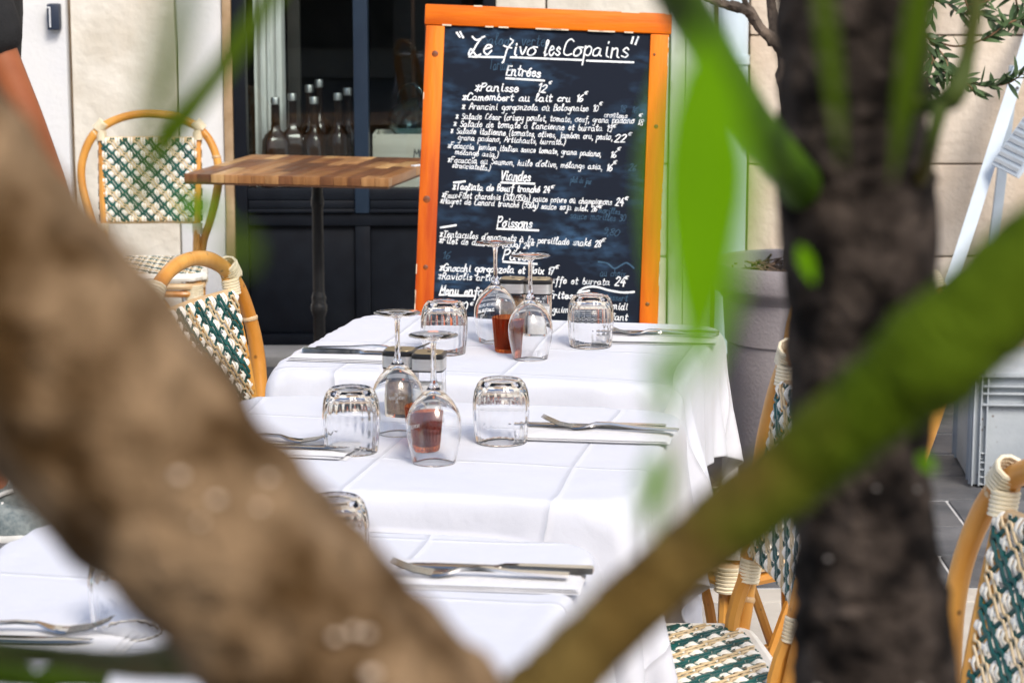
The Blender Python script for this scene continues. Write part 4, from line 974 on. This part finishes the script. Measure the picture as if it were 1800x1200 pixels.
# facing +x (to the right); near arm hangs at +... hand in front of the hip
V = [(0, 0, .92), (0, 0, 1.10), (.01, 0, 1.27), (0, 0, 1.40), (.01, 0, 1.47), (.03, 0, 1.56), (.045, 0, 1.66),   # spine 0-6
     (.05, -.165, 1.385), (.12, -.205, 1.20), (.185, -.20, 1.03), (.23, -.14, .88), (.24, -.12, .81),                   # near arm 7-11
     (.0, .17, 1.385), (.0, .215, 1.16), (.05, .215, .94), (.09, .21, .84),                                          # far arm 12-15
     (0, -.09, .87), (.02, -.095, .48), (.0, -.1, .09), (.12, -.105, .035),                                          # near leg
     (0, .09, .87), (.02, .095, .48), (.0, .1, .09), (.12, .105, .035)]
Ed = [(0, 1), (1, 2), (2, 3), (3, 4), (4, 5), (5, 6), (3, 7), (7, 8), (8, 9), (9, 10), (10, 11), (3, 12), (12, 13), (13, 14), (14, 15), (0, 16), (16, 17), (17, 18), (18, 19), (0, 20), (20, 21), (21, 22), (22, 23)]
Ra = [(.12, .15), (.11, .14), (.12, .15), (.09, .12), .055, .085, .075, .058, .047, .042, .03, .028, .058, .046, .038, .028, .085, .058, .036, .018, .085, .058, .036, .018]
base = len(V)
for k, (dy, L_) in enumerate(((-.03, .07), (-.01, .085), (.01, .08), (.03, .065))):
    V += [(.25, -.12+dy, .78), (.255, -.12+dy*1.2, .78-L_*.5), (.245, -.12+dy*1.2, .78-L_)]; n_ = len(V)
    Ed += [(11, n_-3), (n_-3, n_-2), (n_-2, n_-1)]; Ra += [.010, .009, .008]
V += [(.26, -.08, .80), (.28, -.06, .765), (.285, -.055, .735)]; n_ = len(V); Ed += [(11, n_-3), (n_-3, n_-2), (n_-2, n_-1)]; Ra += [.011, .010, .009]
skin_body('body', 'skin', V, Ed, Ra, pe)
skin_body('t_shirt', 'black_cloth', [(0, 0, .90), (0, 0, 1.10), (.01, 0, 1.27), (0, 0, 1.405), (.045, -.165, 1.39), (.095, -.205, 1.27), (.125, -.21, 1.17), (.01, .17, 1.39), (.0, .21, 1.27), (0, .215, 1.19)], [(0, 1), (1, 2), (2, 3), (3, 4), (4, 5), (5, 6), (3, 7), (7, 8), (8, 9)],
          [(.14, .175), (.13, .165), (.14, .17), (.10, .13), .082, .082, .086, .08, .08, .084], pe, 2)
skin_body('trousers', 'denim', [(0, 0, .92), (0, -.09, .86), (.02, -.097, .48), (.0, -.1, .13), (0, .09, .86), (.02, .097, .48), (0, .1, .13)], [(0, 1), (1, 2), (2, 3), (0, 4), (4, 5), (5, 6)], [(.135, .165), .105, .078, .066, .105, .078, .066], pe, 2)
skin_body('hair', 'hair', [(.0, 0, 1.60), (.02, 0, 1.68), (-.03, 0, 1.62)], [(0, 1), (0, 2)], [.095, .088, .085], pe, 2)
MB().tube([(.105, 0, 1.59), (.128, 0, 1.565), (.118, 0, 1.555)], [.01, .014, .01], 8).build('nose', 'skin', pe)
for s_ in (-1, 1):
    MB().lathe([(0, -.008), (.006, -.006), (.008, 0), (.006, .006), (0, .008)], 10).build('eye', 'shoe_white', pe, True, (.105, s_*.032, 1.605))
    MB().tube([(.02, s_*.088, 1.62), (.0, s_*.097, 1.60), (.015, s_*.088, 1.565)], [.008, .011, .007], 8).build('ear', 'skin', pe)
MB().tube([(.105, -.022, 1.52), (.115, 0, 1.518), (.105, .022, 1.52)], [.004, .006, .004], 8).build('mouth', 'knot', pe)
def sneaker(par, y_):
    secs = [(-.095, .034, .07), (-.06, .037, .095), (-.02, .036, .10), (.03, .038, .085), (.08, .044, .066), (.13, .044, .055), (.165, .034, .045), (.185, .015, .03)]
    vs = []; n_ = 14
    for x, hw, h in secs:
        for k in range(n_): a = math.pi*k/(n_-1); vs.append((x, y_+hw*math.cos(a)*(1 if abs(math.cos(a)) > .5 else 1), .022+(h-.0)*max(0, math.sin(a))**.7))
    fs = [(i*n_+k, i*n_+k+1, (i+1)*n_+k+1, (i+1)*n_+k) for i in range(len(secs)-1) for k in range(n_-1)]+[tuple(range(n_)), tuple((len(secs)-1)*n_+k for k in range(n_))]
    sh = MB().add(vs, fs).build('sneaker', 'shoe_fabric', par)
    MB().tube([(-.10, y_, .016), (-.05, y_, .016), (.05, y_, .016), (.12, y_, .016), (.18, y_, .018), (.195, y_, .02)], [.034, .040, .042, .048, .036, .012], 10).build('sole', 'shoe_white', sh).scale = (1, 1, .8)
    for k in range(5): x = .02+k*.022; z = .1-k*.011+.012; MB().tube([(x, y_-.022, z-.012), (x+.004, y_, z+.003), (x, y_+.022, z-.012)], .0028, 5).build('lace', 'shoe_white', sh)
    MB().tube([(-.02, y_-.039, .03), (.02, y_-.042, .07), (.06, y_-.036, .085)], .006, 6).build('side_stripe', 'shoe_white', sh)
sneaker(pe, -.1); sneaker(pe, .1)

# ------------------------------------------------------------------ foreground shrubs
def limb(mb, pts, sub=10, n=20, jit=.12): mb.tube([P(x, y_, Y) for x, y_, Y, r in pts], [r*Y/FPX for x, y_, Y, r in pts], n, sub=sub, jit=jit)
def spots_on(pts, count, m, par, seed, rmin, rmax):
    rg = random.Random(seed); mb = MB()
    for k in range(count):
        i = rg.randrange(len(pts)-1); t = rg.random(); a, b = pts[i], pts[i+1]
        x, y_, Y, r = [a[j]*(1-t)+b[j]*t for j in range(4)]
        s_ = rg.uniform(-.8, .8); ln = math.hypot(b[0]-a[0], b[1]-a[1]); nx_, ny_ = -(b[1]-a[1])/ln, (b[0]-a[0])/ln
        dep = Y-r*Y/FPX*math.sqrt(max(0, 1-s_*s_))*.99
        c = P(x+nx_*r*s_, y_+ny_*r*s_, dep); q = rg.uniform(rmin, rmax)
        mb.lathe([(0, -q*.6), (q*.8, -q*.4), (q, 0), (q*.8, q*.4), (0, q*.6)], 8, c)
    into(par, mb, 'bark_spots', m)['kind'] = 'stuff'  # pale bumps: glint-coloured on the brown trunk, grey on the dark one
def into(par, mb, nm, m):
    o = mb.build(nm, m, par); o.matrix_parent_inverse = Matrix.Translation(-Vector(par.location)); return o
f1 = thing('forked_shrub', 'blurred brown forked shrub trunk across the near foreground', 'shrub', (.03, .56, 0))
LB = [(-330, 60, .56, 195), (-135, 320, .56, 212), (52, 575, .555, 222), (258, 808, .55, 212), (432, 1000, .545, 203), (560, 1150, .545, 206), (720, 1330, .55, 225), (860, 1600, .56, 250)]
mb = MB(); limb(mb, LB[:]); b5 = P(860, 1600, .56); mb.tube([b5, (b5.x, .57, .8), (.03, .56, .4), (.03, .56, -.02)], [.034, .038, .042, .055], 20, sub=6, jit=.1)
l1 = into(f1, mb, 'trunk', 'bark_brown')
RB = [(760, 1420, .56, 150), (860, 1325, .555, 105), (960, 1218, .55, 74), (1056, 1118, .55, 66), (1200, 985, .55, 64), (1300, 900, .548, 76), (1400, 822, .545, 72), (1560, 690, .535, 84), (1640, 628, .53, 104), (1700, 575, .53, 98), (1800, 492, .53, 106), (2000, 330, .53, 98)]
mb = MB(); limb(mb, RB); limb(mb, [(1640, 690, .56, 45), (1730, 610, .60, 40), (1860, 520, .62, 36)], jit=.1); into(f1, mb, 'limb', 'bark_limb')
mb = MB(); limb(mb, [(-120, 1120, .62, 20), (0, 1142, .62, 24), (110, 1152, .62, 22), (210, 1165, .61, 28), (330, 1160, .59, 40), (470, 1150, .57, 50)]); into(f1, mb, 'side_twig', 'bark_green')
mb = MB(); limb(mb, [(-60, 1175, .72, 22), (20, 1185, .72, 26), (60, 1195, .72, 18)]); into(f1, mb, 'bud', 'leaf_deep'); mb = MB(); limb(mb, [(60, 1198, .75, 20), (130, 1185, .75, 26), (190, 1195, .75, 20)]); into(f1, mb, 'bud', 'leaf_deep')
def shade_leaf(par, a, b, W_, m, Y0, Y1=None, nm='leaf', curl=.03):
    Y1 = Y1 or Y0; p0, p1 = P(*a, Y0), P(*b, Y1); mb = MB(); d = p1-p0; leaf(mb, p0, d, d.length, W_*Y0/FPX, (0, -1, .3), curl); return into(par, mb, nm, m)
spots_on(LB[3:8], 20, 'lenticel', f1, 12, .0008, .0022)
for a, b, W_, m, Y0, Y1 in (((560, -120), (190, 400), 44, 'leaf_deep', .52, .55), ((345, -120), (235, 400), 70, 'leaf_deep', .26, .27), ((395, 380), (300, 345), 50, 'leaf_bright', .40, .42), ((440, 470), (395, 400), 60, 'leaf_deep', .30, .31)):
    shade_leaf(f1, a, b, W_, m, Y0, Y1)
f2 = thing('dark_shrub', 'blurred dark upright trunk with green suckers at the right foreground', 'shrub', (.22, .98, 0))
DT = [(1500, -160, .98, 160), (1500, 0, .98, 140), (1500, 180, .98, 128), (1505, 330, .98, 140), (1510, 480, .98, 135), (1508, 640, .98, 128), (1512, 800, .98, 125), (1520, 960, .98, 130), (1535, 1120, .98, 145), (1540, 1300, .98, 165)]
mb = MB(); limb(mb, DT, jit=.10); b5 = P(1540, 1300, .98); mb.tube([b5, (.21, .98, .8), (.22, .98, .4), (.22, .98, -.02)], [.039, .045, .05, .065], 20, sub=6, jit=.15)
into(f2, mb, 'trunk', 'bark_dark'); spots_on(DT[5:], 9, 'pale_spot', f2, 8, .001, .0024)
mb = MB(); limb(mb, [(1135, -110, .60, 44), (1210, 20, .66, 42), (1265, 110, .72, 36), (1330, 220, .84, 36), (1400, 315, .95, 40), (1470, 400, 1.0, 46)], jit=.06)
into(f2, mb, 'sucker', 'young_bark')
mb = MB(); limb(mb, [(1720, -30, .93, 14), (1700, 100, .93, 16), (1672, 170, .93, 24), (1620, 185, .95, 14), (1560, 170, .97, 16)], jit=.1); limb(mb, [(1655, 180, .93, 16), (1640, 240, .93, 13), (1625, 300, .95, 14), (1590, 345, .97, 16)], jit=.1)
into(f2, mb, 'sucker', 'bark_green')
for a, b, W_, m, Y0, Y1 in (((1240, 40), (1226, 690), 180, 'leaf_bright', .27, .265), ((1310, 220), (1190, 640), 110, 'leaf_bright', .29, .285), ((1640, -160), (1570, 330), 50, 'leaf_deep', .55, .58), ((1430, -140), (1485, 300), 34, 'leaf_deep', .5, .52),
        ((1405, 430), (1432, 500), 26, 'leaf_bright', .66, .66), ((1615, 798), (1645, 830), 26, 'leaf_bright', .66, .66), ((1160, 600), (1172, 760), 50, 'leaf_bright', .33, .33), ((1165, 780), (1135, 940), 56, 'leaf_bright', .33, .33)):
    shade_leaf(f2, a, b, W_, m, Y0, Y1)
